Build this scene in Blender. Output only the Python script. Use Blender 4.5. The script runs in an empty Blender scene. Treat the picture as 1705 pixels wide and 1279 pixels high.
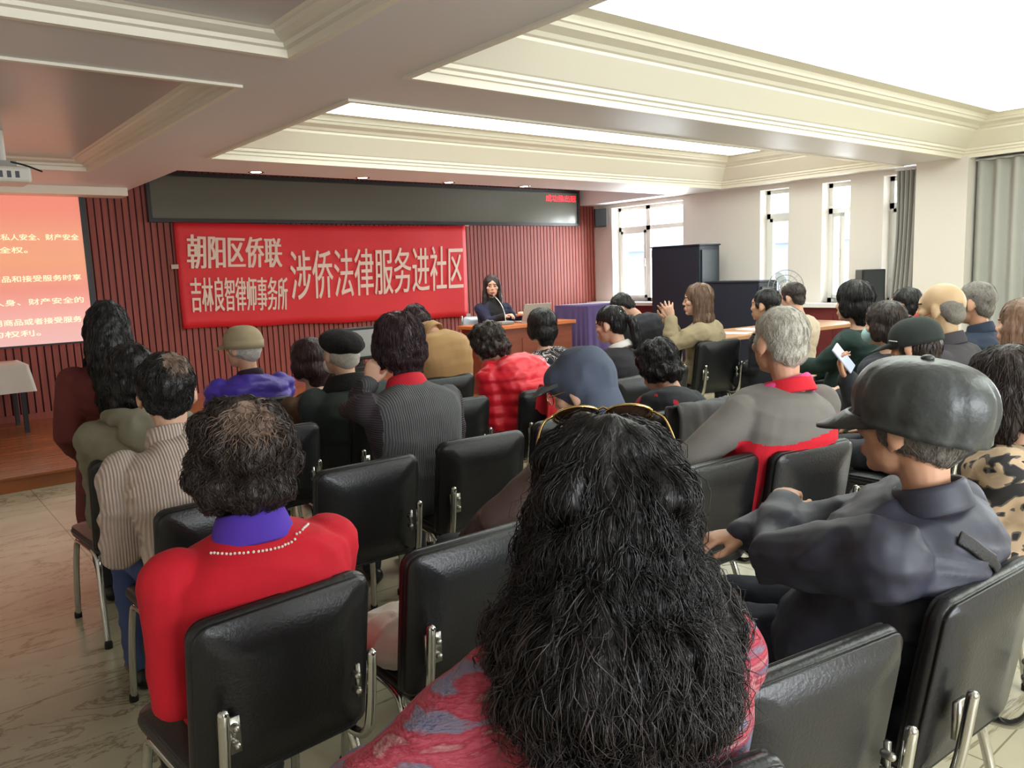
import bpy, bmesh, math, random
import numpy as np
from mathutils import Vector, Matrix
from mathutils.bvhtree import BVHTree

PI = math.pi
scene = bpy.context.scene
COL = scene.collection
rng = np.random.default_rng(7)
random.seed(7)

# ------------------------------------------------------------------ camera
CAM_H = 1.485
yaw, pitch, roll, FPX = 0.68208, 0.141478, -0.03847, 1308.3
fw = Vector((math.sin(yaw)*math.cos(pitch), math.cos(yaw)*math.cos(pitch), -math.sin(pitch)))
rt = Vector((math.cos(yaw), -math.sin(yaw), 0)); up = rt.cross(fw)
rt, up = rt*math.cos(roll)+up*math.sin(roll), -rt*math.sin(roll)+up*math.cos(roll)
cam = bpy.data.cameras.new('camera'); cam.sensor_width = 36; cam.lens = FPX/1705*36
cam.clip_start = .05; cam.clip_end = 200
camo = bpy.data.objects.new('camera', cam); COL.objects.link(camo)
M = Matrix.Identity(4)
for i in range(3):
    M[i][0], M[i][1], M[i][2] = rt[i], up[i], -fw[i]
M[2][3] = CAM_H
camo.matrix_world = M
scene.camera = camo

# ------------------------------------------------------------------ light, sky, exposure
scene.view_settings.view_transform = 'Standard'; scene.view_settings.look = 'None'
scene.view_settings.gamma = 1; scene.view_settings.use_curve_mapping = False
scene.view_settings.exposure = 0.32
scene.cycles.use_denoising = True
scene.cycles.max_bounces = 8
W = bpy.data.worlds.new('sky'); scene.world = W; W.use_nodes = True
bg = W.node_tree.nodes['Background']; bg.inputs[0].default_value = (.82, .91, 1, 1); bg.inputs[1].default_value = 2.6
PANEL_E, LAMP_E, SCREEN_E = 3.6, 14.0, 0.72
def window_light(name, loc, sx, sy, e):
    l = bpy.data.lights.new(name, 'AREA'); l.shape = 'RECTANGLE'; l.size = sx; l.size_y = sy; l.energy = e
    l.color = (.93, .97, 1)
    o = bpy.data.objects.new(name, l); COL.objects.link(o); o.location = loc; o.rotation_euler = (0, PI/2, 0)
    return o
window_light('daylight_far_window', (10.5, 8.5, 1.75), 1.5, 1.6, 200)
window_light('daylight_pier_windows', (10.6, 5.4, 1.75), 1.5, 2.6, 130)
window_light('added_near_fill', (10.5, -.2, 1.75), 1.5, 2.0, 120)  # added lamp at an opening out of view, fills from the near right
l = window_light('added_back_fill', (1.5, -2.9, 1.7), 3.2, 1.6, 130); l.rotation_euler = (PI/2, 0, 0)  # added fill lamp behind the camera, brightens backs and front wall

# ------------------------------------------------------------------ small helpers
def lin(c):
    return tuple(((v/255)/12.92 if v/255 <= .04045 else ((v/255+.055)/1.055)**2.4) for v in c)
MATS = {}
def mat(name, rgb, rough=.6, metal=0, var=0, vscale=8, bump=0, bscale=60, rgb2=None, wave=None, emit=None, spec=.5, coat=0, stretch=None, sheen=0, thr=None):
    """procedural principled material; rgb in sRGB 0..255"""
    if name in MATS: return MATS[name]
    m = bpy.data.materials.new(name); m.use_nodes = True; nt = m.node_tree; b = nt.nodes['Principled BSDF']
    c = lin(rgb); b.inputs['Base Color'].default_value = (*c, 1)
    b.inputs['Roughness'].default_value = rough; b.inputs['Metallic'].default_value = metal
    b.inputs['Specular IOR Level'].default_value = spec
    if coat: b.inputs['Coat Weight'].default_value = coat; b.inputs['Coat Roughness'].default_value = .12
    if sheen: b.inputs['Sheen Weight'].default_value = sheen
    tc = nt.nodes.new('ShaderNodeTexCoord'); src = tc.outputs['Object']
    if stretch:
        mp = nt.nodes.new('ShaderNodeMapping'); mp.inputs['Scale'].default_value = stretch
        nt.links.new(src, mp.inputs[0]); src = mp.outputs[0]
    if var or rgb2 or thr:
        n = nt.nodes.new('ShaderNodeTexNoise'); n.inputs['Scale'].default_value = vscale; n.inputs['Detail'].default_value = 4
        nt.links.new(src, n.inputs['Vector'])
        r = nt.nodes.new('ShaderNodeValToRGB')
        lo, hi = thr if thr else (.3, .7)
        r.color_ramp.elements[0].position = lo; r.color_ramp.elements[1].position = hi
        c2 = lin(rgb2) if rgb2 else tuple(min(1, v*(1+var)) for v in c)
        c1 = c if rgb2 else tuple(v*(1-var) for v in c)
        r.color_ramp.elements[0].color = (*c1, 1); r.color_ramp.elements[1].color = (*c2, 1)
        nt.links.new(n.outputs['Fac'], r.inputs[0]); nt.links.new(r.outputs[0], b.inputs['Base Color'])
    h = None
    if wave:
        wv = nt.nodes.new('ShaderNodeTexWave'); wv.bands_direction = wave[0]; wv.inputs['Scale'].default_value = wave[1]
        wv.inputs['Distortion'].default_value = wave[2]; wv.inputs['Detail'].default_value = 1
        nt.links.new(tc.outputs['Object'], wv.inputs['Vector']); h = wv.outputs['Fac']
        bp = nt.nodes.new('ShaderNodeBump'); bp.inputs['Strength'].default_value = wave[3]; bp.inputs['Distance'].default_value = .004
        nt.links.new(h, bp.inputs['Height']); nt.links.new(bp.outputs[0], b.inputs['Normal'])
        if len(wave) > 4:
            mx = nt.nodes.new('ShaderNodeMix'); mx.data_type = 'RGBA'
            nt.links.new(h, mx.inputs[0]); mx.inputs[6].default_value = (*[v*wave[4] for v in c], 1)
            mx.inputs[7].default_value = (*c, 1)
            src_c = b.inputs['Base Color'].links[0].from_socket if b.inputs['Base Color'].links else None
            if src_c: nt.links.new(src_c, mx.inputs[7])
            nt.links.new(mx.outputs[2], b.inputs['Base Color'])
    if bump:
        n = nt.nodes.new('ShaderNodeTexNoise'); n.inputs['Scale'].default_value = bscale; n.inputs['Detail'].default_value = 3
        nt.links.new(src, n.inputs['Vector'])
        bp2 = nt.nodes.new('ShaderNodeBump'); bp2.inputs['Strength'].default_value = bump; bp2.inputs['Distance'].default_value = .01
        nt.links.new(n.outputs['Fac'], bp2.inputs['Height'])
        if wave: nt.links.new(bp.outputs[0], bp2.inputs['Normal'])
        nt.links.new(bp2.outputs[0], b.inputs['Normal'])
    if emit:
        b.inputs['Emission Color'].default_value = (*lin(emit[0]), 1); b.inputs['Emission Strength'].default_value = emit[1]
    MATS[name] = m; return m

def tag(o, label=None, cat=None, group=None, kind=None):
    if label: o['label'] = label
    if cat: o['category'] = cat
    if group: o['group'] = group
    if kind: o['kind'] = kind
    return o
def empty(name, loc=(0,0,0), rz=0, label=None, cat=None, group=None):
    o = bpy.data.objects.new(name, None); COL.objects.link(o); o.location = loc; o.rotation_euler = (0,0,rz)
    o.empty_display_size = .1
    return tag(o, label, cat, group)
class Geo:
    """collects vertices and faces, then links them as ONE mesh object"""
    def __init__(s): s.V = []; s.F = []; s.n = 0; s.MI = []
    def add(s, V, F, mi=0):
        V = np.asarray(V, float); s.V.append(V)
        for f in F: s.F.append(tuple(int(i)+s.n for i in f)); s.MI.append(mi)
        s.n += len(V); return s
    def box(s, lo, hi, mi=0, M=None):
        x0,y0,z0 = lo; x1,y1,z1 = hi
        V = np.array([(x0,y0,z0),(x1,y0,z0),(x1,y1,z0),(x0,y1,z0),(x0,y0,z1),(x1,y0,z1),(x1,y1,z1),(x0,y1,z1)], float)
        if M is not None: V = V@np.array(M)[:3,:3].T+np.array(M)[:3,3]
        return s.add(V, [(0,3,2,1),(4,5,6,7),(0,1,5,4),(1,2,6,5),(2,3,7,6),(3,0,4,7)], mi)
    def tube(s, pts, r, n=10, up=(0,0,1), caps=True, mi=0, square=1.0):
        V, F = tube(pts, r, n, up, caps); return s.add(V, F, mi)
    def ell(s, c, a, R=None, n=16, mi=0):
        V, F = ellipsoid(c, a, R, n); return s.add(V, F, mi)
    def mesh(s, name):
        me = bpy.data.meshes.new(name); V = np.concatenate(s.V) if s.V else np.zeros((0,3))
        me.from_pydata(V.tolist(), [], s.F); me.validate(); me.update(); return me
    def obj(s, name, mats, parent=None, smooth=True, loc=None, bevel=0):
        me = s.mesh(name)
        for m in (mats if isinstance(mats, (list, tuple)) else [mats]): me.materials.append(m)
        if len(s.MI) == len(me.polygons): me.polygons.foreach_set('material_index', s.MI)
        me.polygons.foreach_set('use_smooth', [smooth]*len(me.polygons))
        o = bpy.data.objects.new(name, me); COL.objects.link(o)
        if parent: o.parent = parent
        if loc is not None: o.location = loc
        if bevel:
            b = o.modifiers.new('bevel', 'BEVEL'); b.width = bevel; b.segments = 2; b.limit_method = 'ANGLE'
        return o
def vec(*a): return np.array(a, float)
def unit(v): v = np.asarray(v, float); return v/max(1e-9, np.linalg.norm(v))
def tube(pts, r, n=12, up=(0,0,1), caps=True):
    """loft of elliptical rings along pts; r = scalar, list of scalars or list of (rx,ry); round ends"""
    P = np.asarray(pts, float); k = len(P)
    if np.isscalar(r): r = [r]*k
    R = np.array([(x, x) if np.isscalar(x) else x for x in r], float)
    T = np.zeros_like(P); T[1:-1] = P[2:]-P[:-2]; T[0] = P[1]-P[0]; T[-1] = P[-1]-P[-2]
    rings = []
    U = unit(up)
    frames = []
    for i in range(k):
        t = unit(T[i]); x = np.cross(U, t)
        if np.linalg.norm(x) < .15: x = np.cross((0,1,0), t) if abs(t[1]) < .9 else np.cross((1,0,0), t)
        if frames and np.dot(x, frames[-1][1]) < 0: x = -x
        x = unit(x); y = np.cross(t, x); frames.append((t, x, y))
    a = np.arange(n)*2*PI/n
    def ring(c, fr, rx, ry): return c+np.outer(np.cos(a)*rx, fr[1])+np.outer(np.sin(a)*ry, fr[2])
    seq = []
    if caps:
        m = min(R[0]); 
        for ang in (80, 50, 25): seq.append((P[0]-frames[0][0]*m*math.sin(math.radians(ang)), frames[0], R[0]*math.cos(math.radians(ang))))
    for i in range(k): seq.append((P[i], frames[i], R[i]))
    if caps:
        m = min(R[-1])
        for ang in (25, 50, 80): seq.append((P[-1]+frames[-1][0]*m*math.sin(math.radians(ang)), frames[-1], R[-1]*math.cos(math.radians(ang))))
    V = np.concatenate([ring(c, f, q[0], q[1]) for c, f, q in seq]); F = []
    for i in range(len(seq)-1):
        for j in range(n): F.append((i*n+j, i*n+(j+1)%n, (i+1)*n+(j+1)%n, (i+1)*n+j))
    F.append(tuple(range(n))[::-1]); F.append(tuple(range((len(seq)-1)*n, len(seq)*n)))
    return V, F
def ellipsoid(c, a, R=None, n=16):
    m = n//2+1; V = []; F = []
    for i in range(1, m):
        th = PI*i/m
        for j in range(n):
            p = 2*PI*j/n; V.append((math.sin(th)*math.cos(p), math.sin(th)*math.sin(p), math.cos(th)))
    V.append((0,0,1)); V.append((0,0,-1)); V = np.array(V)*np.array(a if not np.isscalar(a) else (a,a,a))
    for i in range(m-2):
        for j in range(n): F.append((i*n+j, (i+1)*n+j, (i+1)*n+(j+1)%n, i*n+(j+1)%n))
    t = len(V)-2
    for j in range(n): F.append((t, j, (j+1)%n)); F.append((t+1, (m-2)*n+(j+1)%n, (m-2)*n+j))
    if R is not None: V = V@np.asarray(R).T
    return V+np.asarray(c, float), F
def curve_pts(ctrl, n=12):
    """Catmull-Rom through control points"""
    P = np.asarray(ctrl, float); P = np.vstack([2*P[0]-P[1], P, 2*P[-1]-P[-2]]); out = []
    for i in range(1, len(P)-2):
        for t in np.linspace(0, 1, n, endpoint=False):
            out.append(.5*((2*P[i])+(-P[i-1]+P[i+1])*t+(2*P[i-1]-5*P[i]+4*P[i+1]-P[i+2])*t*t+(-P[i-1]+3*P[i]-3*P[i+1]+P[i+2])*t**3))
    out.append(P[-2]); return np.array(out)
_lat = rng.random((32,32,32))*2-1
def vnoise(P):
    P = np.asarray(P, float); I = np.floor(P).astype(int); f = P-I; f = f*f*(3-2*f); I0 = I % 32; I1 = (I+1) % 32
    x0,y0,z0 = I0.T; x1,y1,z1 = I1.T; fx,fy,fz = f.T
    c = lambda a,b,d: _lat[a,b,d]
    return ((c(x0,y0,z0)*(1-fx)+c(x1,y0,z0)*fx)*(1-fy)+(c(x0,y1,z0)*(1-fx)+c(x1,y1,z0)*fx)*fy)*(1-fz)+((c(x0,y0,z1)*(1-fx)+c(x1,y0,z1)*fx)*(1-fy)+(c(x0,y1,z1)*(1-fx)+c(x1,y1,z1)*fx)*fy)*fz
def remesh(g, voxel, smooth=3, fac=.5):
    """union of the collected shapes as one continuous skin; returns vertices, faces"""
    me = g.mesh('tmp'); o = bpy.data.objects.new('tmp', me); COL.objects.link(o)
    r = o.modifiers.new('r', 'REMESH'); r.mode = 'VOXEL'; r.voxel_size = voxel
    if smooth:
        s = o.modifiers.new('s', 'SMOOTH'); s.factor = fac; s.iterations = smooth
    dg = bpy.context.evaluated_depsgraph_get(); e = o.evaluated_get(dg); m2 = e.to_mesh()
    n = len(m2.vertices); V = np.empty(n*3); m2.vertices.foreach_get('co', V); V = V.reshape(-1,3)
    N = np.empty(n*3); m2.vertices.foreach_get('normal', N); N = N.reshape(-1,3)
    F = [tuple(p.vertices) for p in m2.polygons]
    e.to_mesh_clear(); bpy.data.objects.remove(o); bpy.data.meshes.remove(me)
    return V, N, F
def link_mesh(name, V, F, mats, parent, loc=(0,0,0), mi=None, smooth=True):
    me = bpy.data.meshes.new(name); me.from_pydata((np.asarray(V)-np.asarray(loc)).tolist(), [], F); me.update()
    for m in (mats if isinstance(mats, (list, tuple)) else [mats]): me.materials.append(m)
    if mi is not None: me.polygons.foreach_set('material_index', mi)
    me.polygons.foreach_set('use_smooth', [smooth]*len(me.polygons))
    o = bpy.data.objects.new(name, me); COL.objects.link(o); o.parent = parent; return o
def centers(V, F): return np.array([V[list(f)].mean(0) for f in F])

# ------------------------------------------------------------------ setting
ZS = 2.538; XW = 9.78; YW = 9.675; XL = -2.8; YB = -2.6; ST = .12
m_ceil = mat('white_ceiling_paint', (224,222,220), .45)
m_mould = mat('cream_moulding_paint', (236,229,212), .5)
m_gloss = mat('satin_ceiling_film', (192,192,190), .3)
m_wall = mat('white_wall_paint', (226,219,210), .7)
m_panel = mat('luminous_ceiling_film', (250,255,252), .5, emit=((244,255,250), PANEL_E))
def make_floor_mat():
    m = bpy.data.materials.new('beige_marble_tile'); m.use_nodes = True; nt = m.node_tree; b = nt.nodes['Principled BSDF']
    tc = nt.nodes.new('ShaderNodeTexCoord'); b.inputs['Roughness'].default_value = .22
    n1 = nt.nodes.new('ShaderNodeTexNoise'); n1.inputs['Scale'].default_value = 1.1; n1.inputs['Detail'].default_value = 6; n1.inputs['Distortion'].default_value = 1.2
    r1 = nt.nodes.new('ShaderNodeValToRGB'); r1.color_ramp.elements[0].color = (*lin((166,158,134)),1); r1.color_ramp.elements[1].color = (*lin((204,195,168)),1)
    r1.color_ramp.elements[0].position = .3; r1.color_ramp.elements[1].position = .7
    mp = nt.nodes.new('ShaderNodeMapping'); mp.inputs['Rotation'].default_value = (0,0,.6); mp.inputs['Scale'].default_value = (.6,1.9,1)
    n2 = nt.nodes.new('ShaderNodeTexNoise'); n2.inputs['Scale'].default_value = 1.6; n2.inputs['Detail'].default_value = 8; n2.inputs['Roughness'].default_value = .65; n2.inputs['Distortion'].default_value = .8
    r2 = nt.nodes.new('ShaderNodeValToRGB'); e = r2.color_ramp.elements; e[0].position = .485; e[0].color = (1,1,1,1); e[1].position = .515; e[1].color = (1,1,1,1)
    x = e.new(.5); x.color = (.33,.29,.25,1)
    br = nt.nodes.new('ShaderNodeTexBrick'); br.offset = 0; br.inputs['Scale'].default_value = 1; br.inputs['Brick Width'].default_value = .8; br.inputs['Row Height'].default_value = .8
    br.inputs['Mortar Size'].default_value = .003; br.inputs['Color1'].default_value = br.inputs['Color2'].default_value = (1,1,1,1); br.inputs['Mortar'].default_value = (.5,.46,.4,1)
    m1 = nt.nodes.new('ShaderNodeMix'); m1.data_type = 'RGBA'; m1.blend_type = 'MULTIPLY'; m1.inputs[0].default_value = .8
    m2 = nt.nodes.new('ShaderNodeMix'); m2.data_type = 'RGBA'; m2.blend_type = 'MULTIPLY'; m2.inputs[0].default_value = 1
    L = nt.links.new
    L(tc.outputs['Object'], n1.inputs['Vector']); L(n1.outputs['Fac'], r1.inputs[0]); L(tc.outputs['Object'], mp.inputs[0]); L(mp.outputs[0], n2.inputs['Vector'])
    L(n2.outputs['Fac'], r2.inputs[0]); L(r1.outputs[0], m1.inputs[6]); L(r2.outputs[0], m1.inputs[7]); L(tc.outputs['Object'], br.inputs['Vector'])
    L(m1.outputs[2], m2.inputs[6]); L(br.outputs['Color'], m2.inputs[7]); L(m2.outputs[2], b.inputs['Base Color'])
    return m
def struct(name, g, mats, **k):
    o = g.obj(name, mats, smooth=k.pop('smooth', False), **k); o['kind'] = 'structure'; return o
struct('floor', Geo().box((XL,YB,-.1), (XW,6.78,0)), make_floor_mat())
m_stage = mat('varnished_stage_boards', (150,88,50), .25, var=.25, vscale=3, stretch=(.5,9,1))
g = Geo().box((XL,6.78,-.1), (XW,YW,ST-.02)).box((XL,6.76,ST-.02), (XW,YW,ST))
struct('floor_stage', g, m_stage)
# ceiling: beams between the coffers, upper slab, raised strip before the wall
g = Geo(); T = 3.05
for x0, x1 in ((XL,-2.3), (1.68,2.39), (9.46,XW)): g.box((x0,YB,ZS), (x1,YW,T))
for y0, y1 in ((YB,-1.9), (.5,1.2), (3.65,4.35), (8.0,YW)): g.box((-2.3,y0,ZS), (1.68,y1,T))
for y0, y1 in ((YB,-1.9), (.56,1.24), (3.69,4.37), (6.83,7.75)): g.box((2.39,y0,ZS), (9.46,y1,T))
g.box((2.39,7.75,2.8), (9.46,YW,T)); g.box((XL,YB,T), (XW,YW,T+.1))
struct('ceiling', g, m_ceil)
def coffer(name, x0, x1, y0, y1, prof, m):
    V = []; F = []
    for d, z in prof:
        V += [(x0+d,y0+d,ZS+z), (x1-d,y0+d,ZS+z), (x1-d,y1-d,ZS+z), (x0+d,y1-d,ZS+z)]
    for i in range(len(prof)-1):
        for j in range(4): F.append((i*4+j, i*4+(j+1)%4, i*4+4+(j+1)%4, i*4+4+j))
    return struct(name, Geo().add(V, F), m)
deep = [(-.035,.002),(-.035,-.014),(0,-.014),(.004,.03),(.022,.032),(.024,.052),(.045,.06),(.047,.082),(.062,.088),(.215,.225),(.215,.245),(.24,.25),(.262,.27),(.33,.29),(.345,.31),(.36,.315),(.365,.355),(.56,.357)]
flat = [(-.035,.002),(-.035,-.014),(0,-.014),(.004,.02),(.03,.024),(.034,.042),(.06,.045),(.1,.056),(.11,.07),(.13,.066),(.15,.07)]
k = 0
for y0, y1 in ((4.37,6.83), (1.24,3.69), (-1.9,.56)):
    k += 1; coffer('trim_%d' % k, 2.39, 9.46, y0, y1, deep, m_mould)
    o = Geo().box((2.39+.52,y0+.52,ZS+.342), (9.46-.52,y1-.52,ZS+.356)).obj('ceiling_light', m_panel, smooth=False)
    tag(o, {1:'long white luminous ceiling panel in the coffer nearest the stage', 2:'large white luminous ceiling panel at the top right, in the middle coffer', 3:'white luminous ceiling panel in the rearmost coffer'}[k], 'ceiling light', 'luminous ceiling panels')
for y0, y1 in ((4.35,8.0), (1.2,3.65), (-1.9,.5)):
    k += 1; coffer('trim_%d' % k, -2.3, 1.68, y0, y1, flat, m_mould)
    k += 1; struct('trim_%d' % k, Geo().box((-2.2,y0+.1,ZS+.07), (1.58,y1-.1,ZS+.08)), m_gloss)
struct('trim_20', Geo().box((-1.6,9.3,2.455), (2.33,9.62,ZS)), m_mould)
m_chrome = mat('chrome', (205,205,200), .12, metal=1)
m_lampglow = mat('downlight_glow', (255,255,255), .4, emit=((245,255,250), LAMP_E))
for i, (x, y) in enumerate(((3.08,7.6),(4.25,7.62),(5.38,7.64),(6.54,7.66))):
    r = empty('downlight', (x,y,ZS), 0, 'small round recessed downlight before the dark display, %s' % ('leftmost of the four', 'second from the left', 'second from the right', 'rightmost of the four')[i], 'downlight', 'downlights before the display')
    a = np.linspace(0, 2*PI, 25)[:-1]
    g = Geo(); V = [(math.cos(t)*q, math.sin(t)*q, z) for q, z in ((.05,-.002),(.075,-.006),(.078,0)) for t in a]
    g.add(V, [(i_*24+j, i_*24+(j+1)%24, i_*24+24+(j+1)%24, i_*24+24+j) for i_ in range(2) for j in range(24)]); g.obj('rim', m_chrome, r)
    g = Geo(); g.add([(math.cos(t)*.05, math.sin(t)*.05, -.003) for t in a], [tuple(range(24))[::-1]]); g.obj('lens', m_lampglow, r)
    l = bpy.data.lights.new('downlight_bulb', 'SPOT'); l.energy = 55; l.spot_size = 1.9; l.spot_blend = .6; l.shadow_soft_size = .05; l.color = (1,.98,.93)
    lo = bpy.data.objects.new('downlight_bulb', l); COL.objects.link(lo); lo.parent = r; lo.location = (0,0,-.02)
# front wall: vertical timber slats
m_wood = mat('red_brown_slats', (146,72,62), .6, var=.2, vscale=2.2, stretch=(14.3,1,.35))
m_wdark = mat('slat_gap', (64,24,22), .7)
g = Geo(); g.box((XL,YW-.005,ST), (XW,YW+.15,2.8), 1)
x = XL
while x < XW-.03:
    g.box((x,YW-.028,ST), (min(x+.055,XW),YW-.004,2.8), 0); x += .0705
struct('wall_front', g, [m_wood, m_wdark])
struct('baseboard_front', Geo().box((XL,YW-.045,ST), (XW,YW-.028,ST+.07)), m_wood)
struct('wall_left', Geo().box((XL-.15,YB,-.1), (XL,YW,T)), m_wall)
g = Geo().box((XL,YB-.15,-.1), (-.1,YB,T)).box((3.1,YB-.15,-.1), (XW,YB,T)).box((-.1,YB-.15,-.1), (3.1,YB,.9)).box((-.1,YB-.15,2.5), (3.1,YB,T))  # unseen opening, added to let the back fill in
struct('wall_back', g, m_wall)
# right wall with window openings
WIN = [(7.76,9.24), (5.98,6.42), (5.12,5.5), (4.26,4.7), (-.9,.9)]  # last opening is out of view, added to let light in
Z0, Z1 = .93, 2.47
g = Geo(); ys = YB
for y0, y1 in sorted(WIN): g.box((XW,ys,0), (XW+.32,y0,T)); ys = y1
g.box((XW,ys,0), (XW+.32,YW+.15,T))
for y0, y1 in WIN: g.box((XW,y0,0), (XW+.32,y1,Z0)); g.box((XW,y0,Z1), (XW+.32,y1,T))
struct('wall_right', g, m_wall)
g = Geo().box((9.44,3.62,0), (XW,4.17,ZS))
struct('wall_pillar', g, m_wall)
m_pvc = mat('white_window_frame', (222,222,216), .4)
m_glass = bpy.data.materials.new('window_glass'); m_glass.use_nodes = True
nt = m_glass.node_tree; nt.nodes.clear(); ou = nt.nodes.new('ShaderNodeOutputMaterial'); mx = nt.nodes.new('ShaderNodeMixShader')
tr = nt.nodes.new('ShaderNodeBsdfTransparent'); gl = nt.nodes.new('ShaderNodeBsdfGlossy'); gl.inputs['Roughness'].default_value = .03
mx.inputs[0].default_value = .06; nt.links.new(tr.outputs[0], mx.inputs[1]); nt.links.new(gl.outputs[0], mx.inputs[2]); nt.links.new(mx.outputs[0], ou.inputs[0])
XF = XW+.17
m_handle = mat('window_handle_plastic', (240,240,238), .4)
for i, (y0, y1) in enumerate(WIN):
    g = Geo(); w = .055
    g.box((XF,y0,Z0), (XF+.06,y0+w,Z1)).box((XF,y1-w,Z0), (XF+.06,y1,Z1)).box((XF,y0,Z0), (XF+.06,y1,Z0+w)).box((XF,y0,Z1-w), (XF+.06,y1,Z1)).box((XF,y0,2.08), (XF+.06,y1,2.15))
    if y1-y0 > 1: g.box((XF,8.56 if i == 0 else 0,Z0), (XF+.06,8.64 if i == 0 else .07,Z1))
    o = struct('window_%d' % (i+1), g, m_pvc)
    gg = Geo().box((XF+.025,y0+.02,Z0+.02), (XF+.032,y1-.02,Z1-.02)); gg.obj('pane', m_glass, o, smooth=False)
    # opening sash
    a, b = (8.64, y1-w) if i == 0 else ((y0+w, y1-w) if i != 4 else (y0+w, 0))
    s = Geo(); v = .045
    if i == 2:   # stands ajar into the room
        L_ = b-a; Mx = Matrix.Translation((XF-.005,b,0)) @ Matrix.Rotation(math.radians(-38), 4, 'Z') @ Matrix.Translation((0,-b,0))
    else: Mx = Matrix.Translation((XF-.012,0,0))
    for lo, hi in (((0,a,Z0+w),(.045,a+v,2.08)), ((0,b-v,Z0+w),(.045,b,2.08)), ((0,a,Z0+w),(.045,b,Z0+w+v)), ((0,a,2.08-v),(.045,b,2.08))): s.box(lo, hi, 0, Mx)
    so = s.obj('sash', m_pvc, o, smooth=False)
    h = Geo().box((-.03,a+.008,1.5), (-.005,a+.03,1.62), 0, Mx); h.obj('window_handle', m_handle, so, smooth=False)
m_sill = mat('white_stone_sill', (236,232,226), .3)
m_rwood = mat('dark_red_cladding', (112,44,44), .4, var=.15, vscale=3)
g = Geo().box((9.5,4.2,.88), (XW+.17,9.6,.93)); struct('trim_21', g, m_sill)
g = Geo(); g.box((9.56,4.22,0), (XW,9.58,.88))
y = 4.3
while y < 9.5: g.box((9.55,y,.12), (9.562,y+.8,.8), 0); y += .9
struct('trim_22', g, m_rwood)
# what the windows look out on
m_out = mat('pale_facade', (196,206,222), .8, var=.06, vscale=.4)
g = Geo().box((24,12,-4), (30,30,2.1)); g.box((23.8,11.8,2.1), (30.2,30.2,2.35))
for yy in range(13, 29, 3): g.box((23.96,yy,-1), (24,yy+1.4,.9), 1)
o = g.obj('building', [m_out, mat('facade_window', (120,136,160), .2)], smooth=False); tag(o, 'pale low building outside the far window', 'building')
struct('ground', Geo().box((10.2,-30,-4.2), (60,60,-4)), mat('outdoor_paving', (170,170,165), .9))

# ------------------------------------------------------------------ text
def text_geo(body, quad, y, bold=.0, thick=.002, space=1.0):
    """lettering stretched into quad ((x,z) of bottom-left, bottom-right, top-right, top-left) on the plane y"""
    c = bpy.data.curves.new('t', 'FONT'); c.body = body; c.offset = bold; c.space_character = space
    o = bpy.data.objects.new('t', c); COL.objects.link(o)
    dg = bpy.context.evaluated_depsgraph_get(); e = o.evaluated_get(dg); me = e.to_mesh()
    V = np.array([v.co[:] for v in me.vertices]); F = [tuple(p.vertices) for p in me.polygons]; e.to_mesh_clear()
    bpy.data.objects.remove(o); bpy.data.curves.remove(c)
    u = (V[:,0]-V[:,0].min())/np.ptp(V[:,0]); v = (V[:,1]-V[:,1].min())/np.ptp(V[:,1])
    q = np.array(quad, float)
    P = (q[0]*((1-u)*(1-v))[:,None]+q[1]*(u*(1-v))[:,None]+q[2]*(u*v)[:,None]+q[3]*((1-u)*v)[:,None])
    n = len(P); A = np.column_stack([P[:,0], np.full(n, y), P[:,1]]); B = A+np.array([0,-thick,0])
    edges = {}
    for f in F:
        for a, b in zip(f, f[1:]+f[:1]): edges[(a,b)] = 1
    side = [(a, b, b+n, a+n) for (a,b) in edges if (b,a) not in edges]
    FF = [tuple(i+n for i in f) for f in F]+side
    return Geo().add(np.concatenate([A,B]), FF)
# LED display above the banner
r = empty('led_display', (5.97,9.6,2.21), 0, 'long dark LED display board above the red banner, red scrolling text at its right end', 'display board')
P = lambda lo, hi: (tuple(a-b for a, b in zip(lo, (5.97,9.6,2.21))), tuple(a-b for a, b in zip(hi, (5.97,9.6,2.21))))
m_black = mat('black_plastic', (22,22,24), .35); m_led = mat('unlit_led_face', (92,94,84), .18, bump=.02, bscale=9)
Geo().box(*P((2.63,9.575,2.245), (9.31,9.64,2.72))).obj('screen', m_led, r, smooth=False)
g = Geo()
for lo, hi in (((2.59,9.56,2.2),(9.35,9.648,2.245)), ((2.59,9.56,2.72),(9.35,9.648,2.765)), ((2.59,9.56,2.245),(2.63,9.648,2.72)), ((9.31,9.56,2.245),(9.35,9.648,2.72))): g.box(*P(lo, hi))
g.obj('frame', m_black, r, smooth=False)
m_redled = mat('lit_red_led', (255,40,60), .5, emit=((255,30,50), 2.2))
o = text_geo('成功推出冠', ((8.62,2.585),(9.28,2.585),(9.28,2.69),(8.62,2.69)), 9.574, .0); o = o.obj('lettering', m_redled, r, smooth=False, loc=(-5.97,-9.6,-2.21))
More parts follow.
